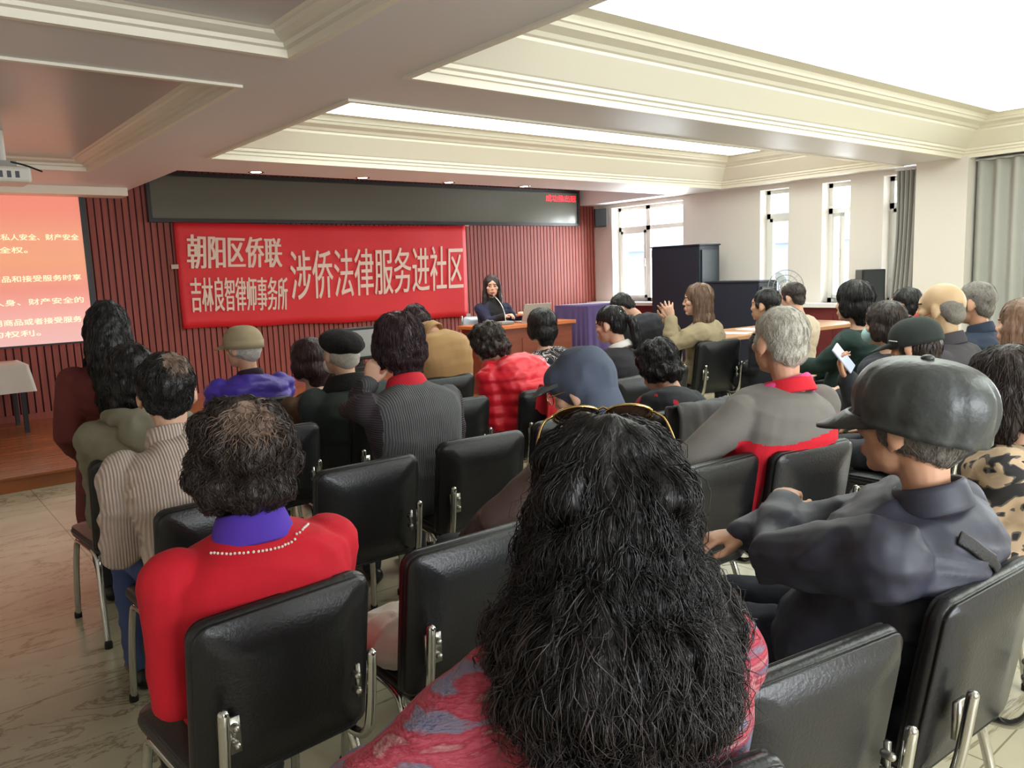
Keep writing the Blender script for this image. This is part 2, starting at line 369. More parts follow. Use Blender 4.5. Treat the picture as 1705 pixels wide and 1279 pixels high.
# banner
m_ban = mat('red_banner_cloth', (222,36,44), .55, var=.05, vscale=1.2, bump=.15, bscale=3)
m_let = mat('pale_banner_lettering', (236,214,198), .6)
r = empty('banner', (4.93,9.6,.84), 0, 'long red cloth banner with pale lettering hung across the slatted wall', 'banner')
nu, nv = 60, 14; V = []
for j in range(nv+1):
    for i in range(nu+1):
        u, v = i/nu, j/nv
        x_ = (2.86+(6.99-2.86)*u)*(1-v)+(2.86+(7.02-2.86)*u)*v; z_ = (.97+(.84-.97)*u)*(1-v)+(2.21+(2.19-2.21)*u)*v
        z_ += (.018*math.sin(u*PI*7))*(1-v)*.4-.02*math.sin(u*PI)*v
        V.append((x_-4.93, .006*math.sin(u*9+v*4)+.004*math.sin(u*23), z_-.84))
V = np.array(V); n = len(V); F = [(j*(nu+1)+i, j*(nu+1)+i+1, (j+1)*(nu+1)+i+1, (j+1)*(nu+1)+i) for j in range(nv) for i in range(nu)]
rim = [j*(nu+1) for j in range(nv+1)]; ring = list(range(nu+1))+[j*(nu+1)+nu for j in range(1, nv+1)]+[nv*(nu+1)+i for i in range(nu-1, -1, -1)]+[j*(nu+1) for j in range(nv-1, 0, -1)]
FF = F+[tuple(i+n for i in f[::-1]) for f in F]+[(ring[(i+1) % len(ring)], ring[i], ring[i]+n, ring[(i+1) % len(ring)]+n) for i in range(len(ring))]
Geo().add(np.concatenate([V, V+np.array([0,.006,0])]), FF).obj('cloth', m_ban, r)
for body, quad, b_ in (('朝阳区侨联', ((2.97,1.665),(4.12,1.655),(4.14,2.02),(3.0,2.065)), .009), ('吉林良智律师事务所', ((2.97,1.16),(4.15,1.115),(4.18,1.535),(2.985,1.565)), .005),
                    ('涉侨法律服务进社区', ((4.22,1.235),(6.92,1.26),(6.95,1.9),(4.24,1.86)), .0045)):
    t = Geo()
    for dx_ in (-1,-.33,.33,1):
        q_ = text_geo(body, [(a_+dx_*b_, c_) for a_, c_ in quad], 9.588-.0006*dx_, 0); t.add(np.concatenate(q_.V), q_.F)
    t.obj('lettering', m_let, r, smooth=False, loc=(-4.93,-9.6,-.84))
g = Geo()
for x_, z_ in ((2.82,2.235),(7.05,2.215),(2.83,1.7),(7.0,.87)): g.box((x_-4.97,-.004,z_-.87), (x_-4.89,.004,z_-.82))
g.obj('tape', mat('clear_tape', (190,170,160), .3), r, smooth=False)
# projection screen
m_scr = bpy.data.materials.new('projected_slide'); m_scr.use_nodes = True; nt = m_scr.node_tree; b = nt.nodes['Principled BSDF']
tc = nt.nodes.new('ShaderNodeTexCoord'); sp = nt.nodes.new('ShaderNodeSeparateXYZ'); rp = nt.nodes.new('ShaderNodeValToRGB')
nt.links.new(tc.outputs['Generated'], sp.inputs[0]); nt.links.new(sp.outputs['Z'], rp.inputs[0])
e = rp.color_ramp.elements; e[0].position = 0; e[0].color = (*lin((236,176,170)),1); e[1].position = 1; e[1].color = (*lin((232,112,88)),1)
for p_, c_ in ((.2,(240,160,148)), (.36,(236,130,108)), (.55,(238,150,98)), (.72,(238,146,104)), (.85,(236,122,94))): q = e.new(p_); q.color = (*lin(c_),1)
b.inputs['Base Color'].default_value = (.3,.3,.3,1); b.inputs['Roughness'].default_value = .8
nt.links.new(rp.outputs[0], b.inputs['Emission Color']); b.inputs['Emission Strength'].default_value = SCREEN_E
r = empty('projection_screen', (0,9.58,.9), 0, 'pull-down projection screen at far left showing an orange slide with pale text', 'projection screen')
Geo().box((-1.3,-.004,.02), (1.9,.004,1.6)).obj('screen', m_scr, r, smooth=False)
g = Geo().box((-1.36,-.006,0), (1.96,.006,.02)).box((1.9,-.006,.02), (1.96,.006,1.6)).box((-1.36,-.006,.02), (-1.3,.006,1.6)); g.box((-1.36,-.006,1.6),(1.96,.006,1.62)); g.obj('border', m_black, r, smooth=False)
m_slide = mat('projected_text', (255,236,200), .8, emit=((255,232,190), .9))
SL = [('《消费者权益保护法》消费者在购买、接受服务时，所享有的保障私人安全、财产安全', 2.0, -1.1, 1.86), ('权利：一是人身安全权，二是财产安全权。', 1.87, -.6, 1.37), ('《消费者权益保护法》第七条 消费者在购买、使用商品和接受服务时享', 1.575, -1.0, 1.84),
      ('有人身、财产安全不受损害的权利。', 1.45, -1.0, 1.05), ('消费者有权要求经营者提供的服务合乎保障人身、财产安全的', 1.335, -1.0, 1.84), ('《消费者权益保护法》第十一条 消费者因购买、使用商品或者接受服务', 1.13, -1.0, 1.80), ('受到损害的，享有依法获得赔偿的权利。', 1.01, -1.0, 1.4)]
for body, z_, xa, xb in SL:
    text_geo(body, ((xa,z_-.9),(xb,z_-.9),(xb,z_-.835),(xa,z_-.835)), -.005, .0, .001).obj('slide_text', m_slide, r, smooth=False)
# projector on its pole
m_white = mat('white_plastic', (226,222,210), .4)
r = empty('projector', (.82,6.7,2.24), 0, 'white ceiling projector on a pole at the left edge', 'projector')
Geo().box((-.2,-.16,0), (.2,.16,.11)).obj('case', m_white, r, smooth=False, bevel=.02)
Geo().tube([(.05,0,.11),(.05,0,.36)], .028, 12).obj('pole', m_white, r)
g = Geo().box((-.03,-.05,.11), (.13,.05,.16)); g.obj('bracket', mat('grey_bracket', (170,165,155), .5), r, smooth=False)
g = Geo().tube(curve_pts([(.1,-.05,.15),(.18,-.06,.13),(.24,-.1,.1),(.27,-.12,.085)], 5), .007, 6); g.obj('cable', m_black, r)
g = Geo()
for i in range(6): g.box((-.15+.05*i,-.163,.03), (-.125+.05*i,-.159,.075))
g.obj('vent', m_black, r, smooth=False)
# wall loudspeakers
def speaker_box(name, loc, size, rz, label):
    r = empty(name, loc, rz, label, 'loudspeaker'); a, b_, c_ = size
    Geo().box((-a/2,-b_/2,0), (a/2,b_/2,c_)).obj('cabinet', m_black, r, smooth=False, bevel=.012)
    Geo().box((-a/2+.02,-b_/2-.006,.02), (a/2-.02,-b_/2,c_-.02)).obj('grille', mat('speaker_grille', (38,42,46), .5, bump=.3, bscale=300), r, smooth=False)
    return r
speaker_box('wall_speaker', (9.62,9.35,2.17), (.2,.18,.3), -.7, 'small black loudspeaker high on the wall in the far right corner')
speaker_box('sill_speaker', (9.62,4.76,.93), (.28,.24,.42), -.75, 'black loudspeaker standing on the window sill beside the grey curtain')
g = Geo().tube(curve_pts([(9.7,9.45,2.5),(9.66,9.42,2.6),(9.7,9.4,2.53)], 5), .006, 6); tag(g.obj('speaker_cable', m_white), 'thin white cable above the corner loudspeaker', 'cable')

# ------------------------------------------------------------------ stage furniture
m_desk = mat('reddish_desk_wood', (120,58,40), .35, var=.18, vscale=3, stretch=(1,1,6)); m_desktop = mat('orange_desk_top', (190,106,60), .3, var=.12, vscale=4, stretch=(.6,6,6))
r = empty('lecture_desk', (5.95,7.1,ST), 0, 'reddish wooden lecture desk on the stage with a panelled front', 'desk')
Geo().box((-.72,-.3,.735), (.6,.3,.775)).obj('desk_top', m_desktop, r, smooth=False, bevel=.006)
g = Geo().box((-.68,-.26,0), (.56,-.235,.735)); 
for i in range(3): g.box((-.62+.4*i,-.268,.1), (-.29+.4*i,-.26,.62))
g.obj('front_panel', m_desk, r, smooth=False)
for s in (-1, 1): Geo().box(((-.68 if s < 0 else .545),-.235,0), ((-.65 if s < 0 else .575),.27,.735)).obj('side_panel', m_desk, r, smooth=False)
DZ = ST+.775
m_alu = mat('silver_laptop_shell', (176,170,166), .35, metal=.3)
r = empty('laptop', (6.03,7.02,DZ), -.25, 'open silver laptop on the lecture desk', 'laptop')
Geo().box((-.17,-.1,0), (.17,.13,.016)).obj('keyboard_base', m_alu, r, smooth=False, bevel=.004)
g = Geo(); g.box((-.17,0,0), (.17,.008,.22), 0, Matrix.Translation((0,-.1,.016)) @ Matrix.Rotation(math.radians(24), 4, 'X')); g.obj('lid', m_alu, r, smooth=False)
r = empty('microphone', (5.6,6.98,DZ), 0, 'gooseneck microphone on a grey base on the lecture desk', 'microphone')
Geo().box((-.09,-.06,0), (.09,.06,.04)).obj('base', mat('grey_plastic', (130,128,124), .5), r, smooth=False, bevel=.012)
Geo().tube(curve_pts([(.03,.02,.04),(.02,.05,.18),(-.02,.1,.29),(-.04,.16,.33)], 6), .006, 8).obj('gooseneck', m_chrome, r)
Geo().tube([(-.04,.16,.33),(-.05,.2,.345)], .013, 10).obj('capsule', m_black, r)
m_purple = mat('purple_velvet_cloth', (62,36,98), .8, var=.12, vscale=4, sheen=.4)
def draped_box(lo, hi, amp=.012, flare=.03, n=60, over=0):
    """cloth hung over a box: flat top, wavy skirt"""
    x0,y0,z0 = lo; x1,y1,z1 = hi; per = []
    for i in range(n): per.append((x0+(x1-x0)*i/n, y0))
    for i in range(n): per.append((x1, y0+(y1-y0)*i/n))
    for i in range(n): per.append((x1-(x1-x0)*i/n, y1))
    for i in range(n): per.append((x0, y1-(y1-y0)*i/n))
    per = np.array(per); c = per.mean(0); N = len(per); V = []; F = []
    lev = [(1,0), (1,.01), (.9,.02), (.5,.5), (0,1)]
    out = unit2(per-c)
    for q, (zz, w) in enumerate(lev):
        wob = amp*np.sin(np.arange(N)*.55+2*np.sin(np.arange(N)*.11))*w
        p = per+out*(flare*w+wob)[:,None]; V.append(np.column_stack([p, np.full(N, z0+(z1-z0)*zz-(.012 if q == 1 else 0))]))
    V = np.concatenate(V)
    for q in range(len(lev)-1):
        for j in range(N): F.append((q*N+j, (q+1)*N+j, (q+1)*N+(j+1)%N, q*N+(j+1)%N))
    F.append(tuple(range(N))); return Geo().add(V, F)
def unit2(P): return P/np.maximum(1e-9, np.linalg.norm(P, axis=1))[:,None]
r = empty('covered_table', (7.2,7.2,ST), 0, 'tall table completely covered by a purple cloth at the right of the stage', 'table')
draped_box((-.36,-.3,.02), (.36,.3,.92)).obj('purple_cloth', m_purple, r)
Geo().box((-.34,-.28,.0), (.34,.28,.9)).obj('table_body', m_desk, r, smooth=False)
# covered table on the left
r = empty('side_table', (.2,9.2,ST), 0, 'long table under a pale grey cloth at the left edge of the stage', 'table')
m_greycl = mat('pale_grey_tablecloth', (206,200,190), .8, bump=.2, bscale=8)
draped_box((-.95,-.42,.4), (.95,.32,.66), .012, .035).obj('tablecloth', m_greycl, r)
Geo().box((-.93,-.4,.6), (.93,.3,.65)).obj('table_top', m_desk, r, smooth=False)
for sx in (-1,1):
    for sy in (-.36,.26): Geo().box((sx*.88-.02,sy-.02,0), (sx*.88+.02,sy+.02,.6)).obj('leg', m_black, r, smooth=False)
o = Geo().box((-.2,-.2,0), (.2,.2,.26)).obj('red_box', mat('red_plastic', (150,28,36), .5), smooth=False, bevel=.02); o.location = (.42,9.2,ST); tag(o, 'red box on the floor under the cloth-covered side table', 'box')
# monitor on a low black stand
r = empty('monitor', (3.78,7.05,.62), .1, 'grey backed monitor in a black surround facing the stage', 'monitor')
Geo().box((-.24,-.03,.05), (.24,.03,.38)).obj('casing', m_black, r, smooth=False, bevel=.01)
Geo().box((-.2,-.037,.085), (.2,-.03,.35)).obj('back_panel', mat('grey_monitor_back', (140,138,138), .5), r, smooth=False)
g = Geo().box((-.03,-.042,.19), (.03,-.037,.25)); em = g.obj('emblem', mat('pale_emblem', (200,198,196), .5), r, smooth=False)
g = Geo().box((-.018,-.044,.2), (.018,-.042,.24)).box((-.1,-.08,0), (.1,.08,.012)).box((-.02,-.015,.012), (.02,.015,.06)); g.obj('foot', m_black, r, smooth=False)
r = empty('low_stand', (3.85,7.05,ST), 0, 'low black equipment stand under the monitor', 'stand')
Geo().box((-.5,-.22,.46), (.5,.22,.5)).obj('stand_top', m_black, r, smooth=False); 
for s in (-1,1): Geo().box((s*.47-.02,-.2,0), (s*.47+.02,.2,.46)).obj('side_panel', m_black, r, smooth=False)

# ------------------------------------------------------------------ window side furniture
m_cab = mat('dark_grey_cabinet_steel', (36,44,56), .5)
def cabinet(loc, w, d, h, label):
    r = empty('equipment_cabinet', loc, 0, label, 'cabinet')
    Geo().box((0,0,.04), (w,d,h-.02)).obj('body', m_cab, r, smooth=False, bevel=.008)
    Geo().box((-.012,-.012,h-.02), (w+.012,d+.012,h)).obj('top', m_cab, r, smooth=False)
    Geo().box((.02,.02,0), (w-.02,d-.02,.04)).obj('plinth', m_black, r, smooth=False)
    dr = Geo().box((-.022,.02,.08), (-.001,d-.02,h-.05)).obj('door', mat('smoked_cabinet_door', (32,40,54), .55), r, smooth=False)
    Geo().box((-.034,.05,h*.5), (-.022,.07,h*.5+.16)).obj('door_handle', m_chrome, dr, smooth=False)
    sd = Geo().box((.04,-.02,.1), (w-.04,-.001,h-.08)).obj('side_door', mat('ribbed_side_panel', (38,52,56), .4), r, smooth=False)
    return r
cabinet((9.02,6.88,0), .46, .86, 1.77, 'tall dark equipment cabinet beside the windows, near the stage')
cabinet((9.05,5.95,0), .42, .84, 1.25, 'lower dark equipment cabinet right of the tall cabinet')
m_tabl = mat('orange_brown_table_top', (190,140,98), .35, var=.1, vscale=4)
r = empty('long_table', (7.9,5.0,0), -.1, 'long orange-brown table by the windows covered with papers', 'table')
Geo().box((-1.25,-.38,.71), (1.25,.38,.75)).obj('table_top', m_tabl, r, smooth=False, bevel=.006)
for sx in (-1,1):
    for sy in (-1,1): Geo().tube([(sx*1.15,sy*.32,.0),(sx*1.15,sy*.32,.71)], .022, 10).obj('leg', m_chrome, r)
m_paper = mat('white_paper', (240,238,232), .7)
for i, (x, y, a) in enumerate(((7.1,4.95,.3), (7.55,5.05,-.2), (8.2,5.0,.5))):
    o = Geo().box((-.105,-.148,0), (.105,.148,.006+.004*i)).obj('paper_stack', m_paper, smooth=False); o.location = (x,y,.7505); o.rotation_euler = (0,0,a)
    tag(o, ('loose white sheets at the near end of the long table', 'white sheets in the middle of the long table', 'white sheets at the far end of the long table')[i], 'paper', 'papers on the long table')
# stand fan
r = empty('standing_fan', (7.25,4.46,0), -.95, 'grey standing fan with a round wire guard by the windows', 'fan')
g = Geo(); a = np.linspace(0, 2*PI, 33)
for rad in (.17,.12,.07): g.tube([(rad*math.cos(t), -.03, 1.23+rad*math.sin(t)) for t in a], .0045, 5, (0,1,0), False)
for t in a[::2]: g.tube([(.03*math.cos(t),-.045,1.23+.03*math.sin(t)), (.17*math.cos(t),-.03,1.23+.17*math.sin(t))], .0014, 4, (0,1,0), False)
g.obj('guard', mat('grey_fan_wire', (150,152,154), .4), r)
g = Geo()
for q in range(3):
    Mx = Matrix.Translation((0,-.01,1.23)) @ Matrix.Rotation(q*2*PI/3, 4, 'Y') @ Matrix.Translation((.09,0,0)) @ Matrix.Rotation(.4, 4, 'X'); V, F = ellipsoid((0,0,0), (.08,.004,.05)); g.add(V@np.array(Mx)[:3,:3].T+np.array(Mx)[:3,3], F)
g.obj('blades', mat('pale_fan_blade', (190,196,200), .4), r)
Geo().tube([(0,.0,1.23),(0,.12,1.23)], .05, 12, (1,0,0)).obj('motor', m_white, r); Geo().tube([(0,.08,.02),(0,.08,1.2)], .014, 10).obj('pole', m_white, r); Geo().ell((0,.08,.015), (.18,.18,.015)).obj('base', m_white, r)
# curtains
def curtain(name, y0, y1, x, z0, z1, waves, amp, label, lean=0):
    n = waves*10; V = []; F = []; lev = 12
    for q in range(lev+1):
        f = q/lev
        for i in range(n+1):
            u = i/n; w = (y1-y0)*(1-.12*math.sin(f*PI)*lean)
            V.append((x+amp*math.sin(u*waves*2*PI+.5*math.sin(7*u+f)), y0+u*w+lean*.05*f, z1+(z0-z1)*f))
    N = len(V); F = [(q*(n+1)+i, q*(n+1)+i+1, (q+1)*(n+1)+i+1, (q+1)*(n+1)+i) for q in range(lev) for i in range(n)]
    V = np.array(V); g = Geo().add(np.concatenate([V, V+np.array([.012,0,0])]), F+[tuple(i+N for i in f[::-1]) for f in F])
    r = empty(name, (0,0,0), 0, label, 'curtain', 'grey curtains')
    r.location = (x,(y0+y1)/2,z0); o = g.obj('cloth', mat('grey_curtain_cloth', (172,170,164), .8, bump=.1, bscale=30), r, loc=(-x,-(y0+y1)/2,-z0))
    Geo().tube([(x+.01,y0-.02,z1+.015),(x+.01,y1+.02,z1+.015)], .012, 8).obj('curtain_track', m_pvc, r, loc=(-x,-(y0+y1)/2,-z0))
curtain('curtain', 4.2, 4.46, 9.6, .95, 2.49, 5, .035, 'narrow gathered grey curtain beside the windows', 1)
curtain('curtain', 1.1, 3.6, 9.62, .04, 2.49, 14, .045, 'wide grey curtain at the right edge behind the audience')

# ------------------------------------------------------------------ chairs
m_leather = mat('black_chair_leatherette', (26,26,28), .34, bump=.12, bscale=140, spec=.5)
m_plate = mat('brushed_bracket_steel', (190,188,180), .3, metal=1)
m_rubber = mat('black_rubber', (18,18,18), .7)
def rounded(w, h, rc, n=6, inset=0):
    w, h = w/2-inset, h/2-inset; out = []
    for cx, cy, a0, r_ in ((w-rc[0],h-rc[0],0,rc[0]), (-w+rc[0],h-rc[0],90,rc[0]), (-w+rc[1],-h+rc[1],180,rc[1]), (w-rc[1],-h+rc[1],270,rc[1])):
        for i in range(n+1):
            t = math.radians(a0+90*i/n); out.append((cx+r_*math.cos(t), cy+r_*math.sin(t)))
    return np.array(out)
def pad(w, h, t, rc, curve=0.0, puff=.006):
    """upholstered pad in the xz plane, thickness along y, stitched edge"""
    lay = [(-t/2-puff,.5), (-t/2-puff*.8,.12), (-t/2,.02), (-t/2+.004,.007), (-t/2+.009,.004), (-t/2+.011,.0075), (-t/2+.014,.004), (-t/2+.02,0), (t/2-.02,0), (t/2-.014,.004), (t/2-.011,.0075), (t/2-.008,.004), (t/2-.003,.008), (t/2,.02), (t/2+puff*.8,.12), (t/2+puff,.5)]
    V = []; F = []; base = rounded(w, h, rc); N = len(base)
    for y, ins in lay:
        if ins < .1:
            p = rounded(w, h, (max(.004, rc[0]-ins), max(.004, rc[1]-ins)), 6, ins)
        else: p = base*(1-ins if ins < .5 else .45)
        V.append(np.column_stack([p[:,0], y+curve*p[:,0]**2, p[:,1]]))
    for q in range(len(lay)-1):
        for j in range(N): F.append((q*N+j, q*N+(j+1)%N, (q+1)*N+(j+1)%N, (q+1)*N+j))
    F.append(tuple(range(N))[::-1]); F.append(tuple(range((len(lay)-1)*N, len(lay)*N)))
    return np.concatenate(V), F
def make_chair(label):
    r = empty('conference_chair', (0,0,0), 0, label, 'chair', 'audience chairs')
    V, F = pad(.42, .43, .05, (.05,.05)); V = np.column_stack([V[:,0], V[:,2], V[:,1]+.415]); Geo().add(V, [f[::-1] for f in F]).obj('seat', m_leather, r)
    V, F = pad(.43, .41, .052, (.045,.03), .28, .008)
    Mx = np.array(Matrix.Translation((0,-.222,.598)) @ Matrix.Rotation(math.radians(9), 4, 'X')); V = V@Mx[:3,:3].T+Mx[:3,3]
    Geo().add(V, F).obj('backrest', m_leather, r)
    for s in (-1, 1):
        x = s*.195
        fr = Geo().tube(curve_pts([(x*1.08,.215,.0),(x*1.05,.19,.2),(x,.165,.345),(x,.12,.382),(x,0,.385),(x,-.11,.382),(x,-.155,.345),(x*1.05,-.19,.2),(x*1.08,-.225,.0)], 6), .0125, 10, (1,0,0)).obj('leg_frame', m_chrome, r)
        for yy in (.215,-.225): Geo().tube([(x*1.08,yy,.0),(x*1.08,yy,.02)], .016, 10).obj('rubber_foot', m_rubber, fr)
        sx = s*.178
        su = Geo().tube(curve_pts([(sx,.12,.377),(sx,-.1,.377),(sx,-.215,.38),(sx,-.262,.41),(sx,-.282,.48),(sx,-.3,.615)], 6), .0125, 10, (1,0,0)).obj('back_support', m_chrome, r)
        q = Geo().box((sx-s*.012-.014,-.272,.505), (sx-s*.03+.014,-.262,.585))
        q.tube([(sx-s*.03,-.268,.527),(sx-s*.03,-.282,.527)], .009, 8).tube([(sx-s*.03,-.268,.565),(sx-s*.03,-.282,.565)], .009, 8)
        q.obj('bracket', m_plate, su)
    return r
proto_chair = None
def copy_tree(o, parent=None):
    c = o.copy(); COL.objects.link(c)
    if parent: c.parent = parent
    for ch in o.children: copy_tree(ch, c)
    return c
def chair(x, yback, label, rz=0, s=1):
    """x, y of the top of the backrest's rear face"""
    global proto_chair
    if proto_chair is None: proto_chair = c = make_chair(label)
    else: c = copy_tree(proto_chair); c['label'] = label
    a = math.radians(rz); c.location = (x-.285*math.sin(a), yback+.285*math.cos(a), 0); c.rotation_euler = (0,0,a); c.scale = (s,s,s)
    return c
CHAIRS = [(.72,.58,'black chair under the woman with long wavy hair',-14,1), (1.23,.64,'empty black chair at the bottom right, left of the leather-capped man',-10,1), (1.79,.57,'black chair the man in the leather cap leans on',-4,1),
 (.64,1.57,'black chair the woman in the red sweater sits on',4,1), (1.17,1.585,'unoccupied black chair right of the woman in the red sweater',-2,1), (1.72,1.58,'black chair hidden behind the wavy-haired woman\'s head, under the hooded person',0,1), (2.25,1.6,'empty black chair left of the man in the grey and red jacket',-4,1), (2.68,1.49,'black chair the man in the grey and red jacket leans on',-10,1), (3.12,.78,'black chair at the right edge under the woman in the patterned blouse',-6,1),
 (.82,2.47,'black chair behind the man in the beige ribbed cardigan',3,1), (1.385,2.54,'empty black chair beyond the red-sweatered woman, at her right shoulder',-2,1), (1.95,2.58,'black chair close behind the woman in the grey knitted vest',-6,1), (2.5,2.62,'black chair half hidden behind the sunglasses',-4,1), (3.0,2.36,'black chair with a grey coat over its back',-4,1), (3.5,2.38,'black chair left of the grey-haired man\'s shoulder',0,1),
 (.83,3.44,'black chair of the person in the olive jacket, by the standing woman',4,1), (1.43,3.5,'black chair behind the purple jacket and left of the black-bereted man',-3,1), (2.04,3.5,'black chair behind the black-bereted man',-5,1), (2.46,3.48,'black chair between the grey vest and the red padded jacket',-4,1), (3.06,3.37,'black chair draped with a red cloth behind the red padded jacket',-10,1), (3.72,3.3,'black chair of the woman with the white collar and ponytail',0,1), (4.18,3.43,'black chair with its back to us beyond the dark curly head',-4,1),
 (1.72,4.45,'black chair behind the person in the purple jacket',-3,1), (3.02,4.36,'black chair behind the tan coat',0,1), (3.66,4.43,'black chair left of the black and white blouse',-4,1),
 (5.02,4.18,'black chair in front of the gesturing woman',-4,1.08), (5.42,3.92,'black chair behind the dark-haired man in black',-12,1.08), (5.75,2.9,'black chair of the woman in the dark green coat',0,1.05), (4.72,2.15,'black chair of the masked woman',-6,1.05), (4.3,1.55,'black chair behind the bald man',0,1.05), (5.5,1.7,'black chair at right behind the bald man, nearer the curtain',-5,1.05), (6.1,1.75,'rightmost black chair beside the curtain',-5,1.05), (3.85,1.42,'black chair of the man in the black peaked cap',0,1)]
for x, y, lab, rz, s in CHAIRS: chair(x, y, lab, rz, s)

# ------------------------------------------------------------------ people
m_skin = mat('skin', (214,168,142), .5, var=.06, vscale=14)
m_skin2 = mat('tanned_skin', (204,154,124), .5, var=.08, vscale=14)
m_skin3 = mat('sallow_skin', (196,164,126), .5, var=.08, vscale=14)
m_lip = mat('lips', (172,92,86), .45); m_eyew = mat('eye_white', (232,226,218), .3); m_iris = mat('dark_iris', (30,20,16), .2)
m_brow = mat('eyebrow_hair', (40,32,28), .7)
HAIRM = {'black': mat('black_hair', (34,31,31), .4, var=.45, vscale=70, stretch=(1,1,.1), bump=.7, bscale=85, spec=.4), 'brownblack': mat('dark_brown_hair', (52,42,38), .42, var=.4, vscale=70, stretch=(1,1,.1), bump=.7, bscale=85, spec=.4),
 'maroon': mat('maroon_tinted_hair', (54,34,38), .42, var=.4, vscale=70, stretch=(1,1,.1), bump=.7, bscale=85, spec=.4), 'brown': mat('brown_hair', (124,96,78), .42, var=.35, vscale=70, stretch=(1,1,.1), bump=.7, bscale=85, spec=.4),
 'grey': mat('white_grey_hair', (186,180,168), .65, var=.15, vscale=70, bump=.5, bscale=160), 'greydark': mat('greying_hair', (116,110,102), .6, var=.25, vscale=70, bump=.5, bscale=160), 'thin': mat('thinning_crown_hair', (122,100,86), .55, var=.25, vscale=30, bump=.4, bscale=120)}
SKULL_C = vec(0,-.012,.022); SKULL_A = vec(.076,.095,.091)
def rotm(yaw_, pitch_=0, roll_=0):
    return np.array(Matrix.Rotation(math.radians(yaw_), 3, 'Z') @ Matrix.Rotation(math.radians(-pitch_), 3, 'X') @ Matrix.Rotation(math.radians(roll_), 3, 'Y'))
class Frame:
    def __init__(s, c, R, k=1): s.c = np.asarray(c, float); s.R = R; s.k = k
    def __call__(s, p): return s.c+(np.asarray(p, float)*s.k)@s.R.T
    def inv(s, P): return ((P-s.c)@s.R)/s.k
def head_geo(g, f, female=True, ears=True):
    k = f.k; E = lambda c, a, R=None, n=18: g.ell(f(c), np.array(a)*k, f.R if R is None else f.R@R, n)
    E(SKULL_C, SKULL_A, n=24); E((0,.028,-.045), (.056 if female else .06,.058,.07)); E((0,.062,-.096), (.024,.022,.017)); E((0,.02,-.075), (.048,.048,.03))
    for s in (-1,1):
        E((s*.04,.052,-.022), (.023,.026,.021)); E((s*.031,.0715,.002), (.0155,.010,.0095)); E((s*.03,.074,.02), (.02,.012,.006))
        if ears:
            E((s*.079,-.006,-.012), (.009,.019,.032), rotm(s*-18, 0, s*-8)); E((s*.076,.004,-.04), (.007,.009,.012))
        E((s*.011,.09,-.033), (.0075,.009,.0065))
    E((0,.076,.03), (.035,.012,.02)); g.tube([f((0,.08,.012)), f((0,.089,-.008)), f((0,.096,-.028))], [.007*k,.008*k,.0105*k], 10, f.R[:,0])
    E((0,.088,-.062), (.022,.0095,.006)); E((0,.087,-.073), (.018,.0095,.0065)); E((0,.08,-.067), (.026,.012,.017))
def head_mats(Vc, f):
    L = f.inv(Vc); x = np.abs(L[:,0]); y = L[:,1]; z = L[:,2]; mi = np.zeros(len(L), int)
    mi[(x < .021) & (z > -.08) & (z < -.056) & (y > .086)] = 1
    ey = ((x-.031)/.012)**2+((z-.001)/.0048)**2 < 1; mi[ey & (y > .07)] = 2
    ir = (((x-.031)/1.1)**2+(z-.001)**2 < .0078**2); mi[ir & (y > .07)] = 3
    mi[(x > .014) & (x < .05) & (np.abs(z-.0205+.1*(x-.03)**2*10) < .0038) & (y > .06)] = 4
    return mi
def hand_geo(g, w, d, n, side=1, curl=25, spread=.2, k=1.0, thumb=1.0):
    """w wrist, d direction of the hand, n back-of-hand normal, side=+1 thumb towards d x n"""
    d = unit(d); n = unit(n-np.dot(n, d)*d); s = np.cross(d, n)*side
    P = lambda a, b, c: w+(d*a+s*b+n*c)*k
    g.tube([P(-.02,0,0), P(.015,0,0), P(.05,0,0), P(.085,0,-.002)], [(.024*k,.019*k),(.03*k,.018*k),(.038*k,.016*k),(.036*k,.013*k)], 14, n)
    for b, L, c0 in ((.030,.068,0), (.0105,.078,0), (-.0095,.073,3), (-.028,.056,6)):
        p = P(.082-abs(b-.01)*.25, b, -.001); a = math.radians(6+c0); dd = unit(d+s*(b*spread*12)); pts = [p]
        for q, fr in enumerate((.45,.3,.25)):
            a += math.radians(curl*(.8 if q == 0 else 1)); p = p+(dd*math.cos(a)-n*math.sin(a))*L*fr*k; pts.append(p)
        g.tube(pts, [.0092*k,.0088*k,.0082*k,.007*k], 8, n)
    if thumb: g.tube([P(.018,.03,-.006), P(.045,.052,-.014), P(.07,.06,-.022), P(.09,.058,-.028)], [.013*k,.0115*k,.0105*k,.008*k], 8, n)
def ik(S, T, la, lb, hint):
    S, T = np.asarray(S, float), np.asarray(T, float); v = T-S; d = np.linalg.norm(v); d2 = min(d, (la+lb)*.995); T = S+v/d*d2; u = v/d
    a = (la*la-lb*lb+d2*d2)/(2*d2); h = math.sqrt(max(0, la*la-a*a)); hh = hint-np.dot(hint, u)*u
    return S+u*a+unit(hh)*h, T
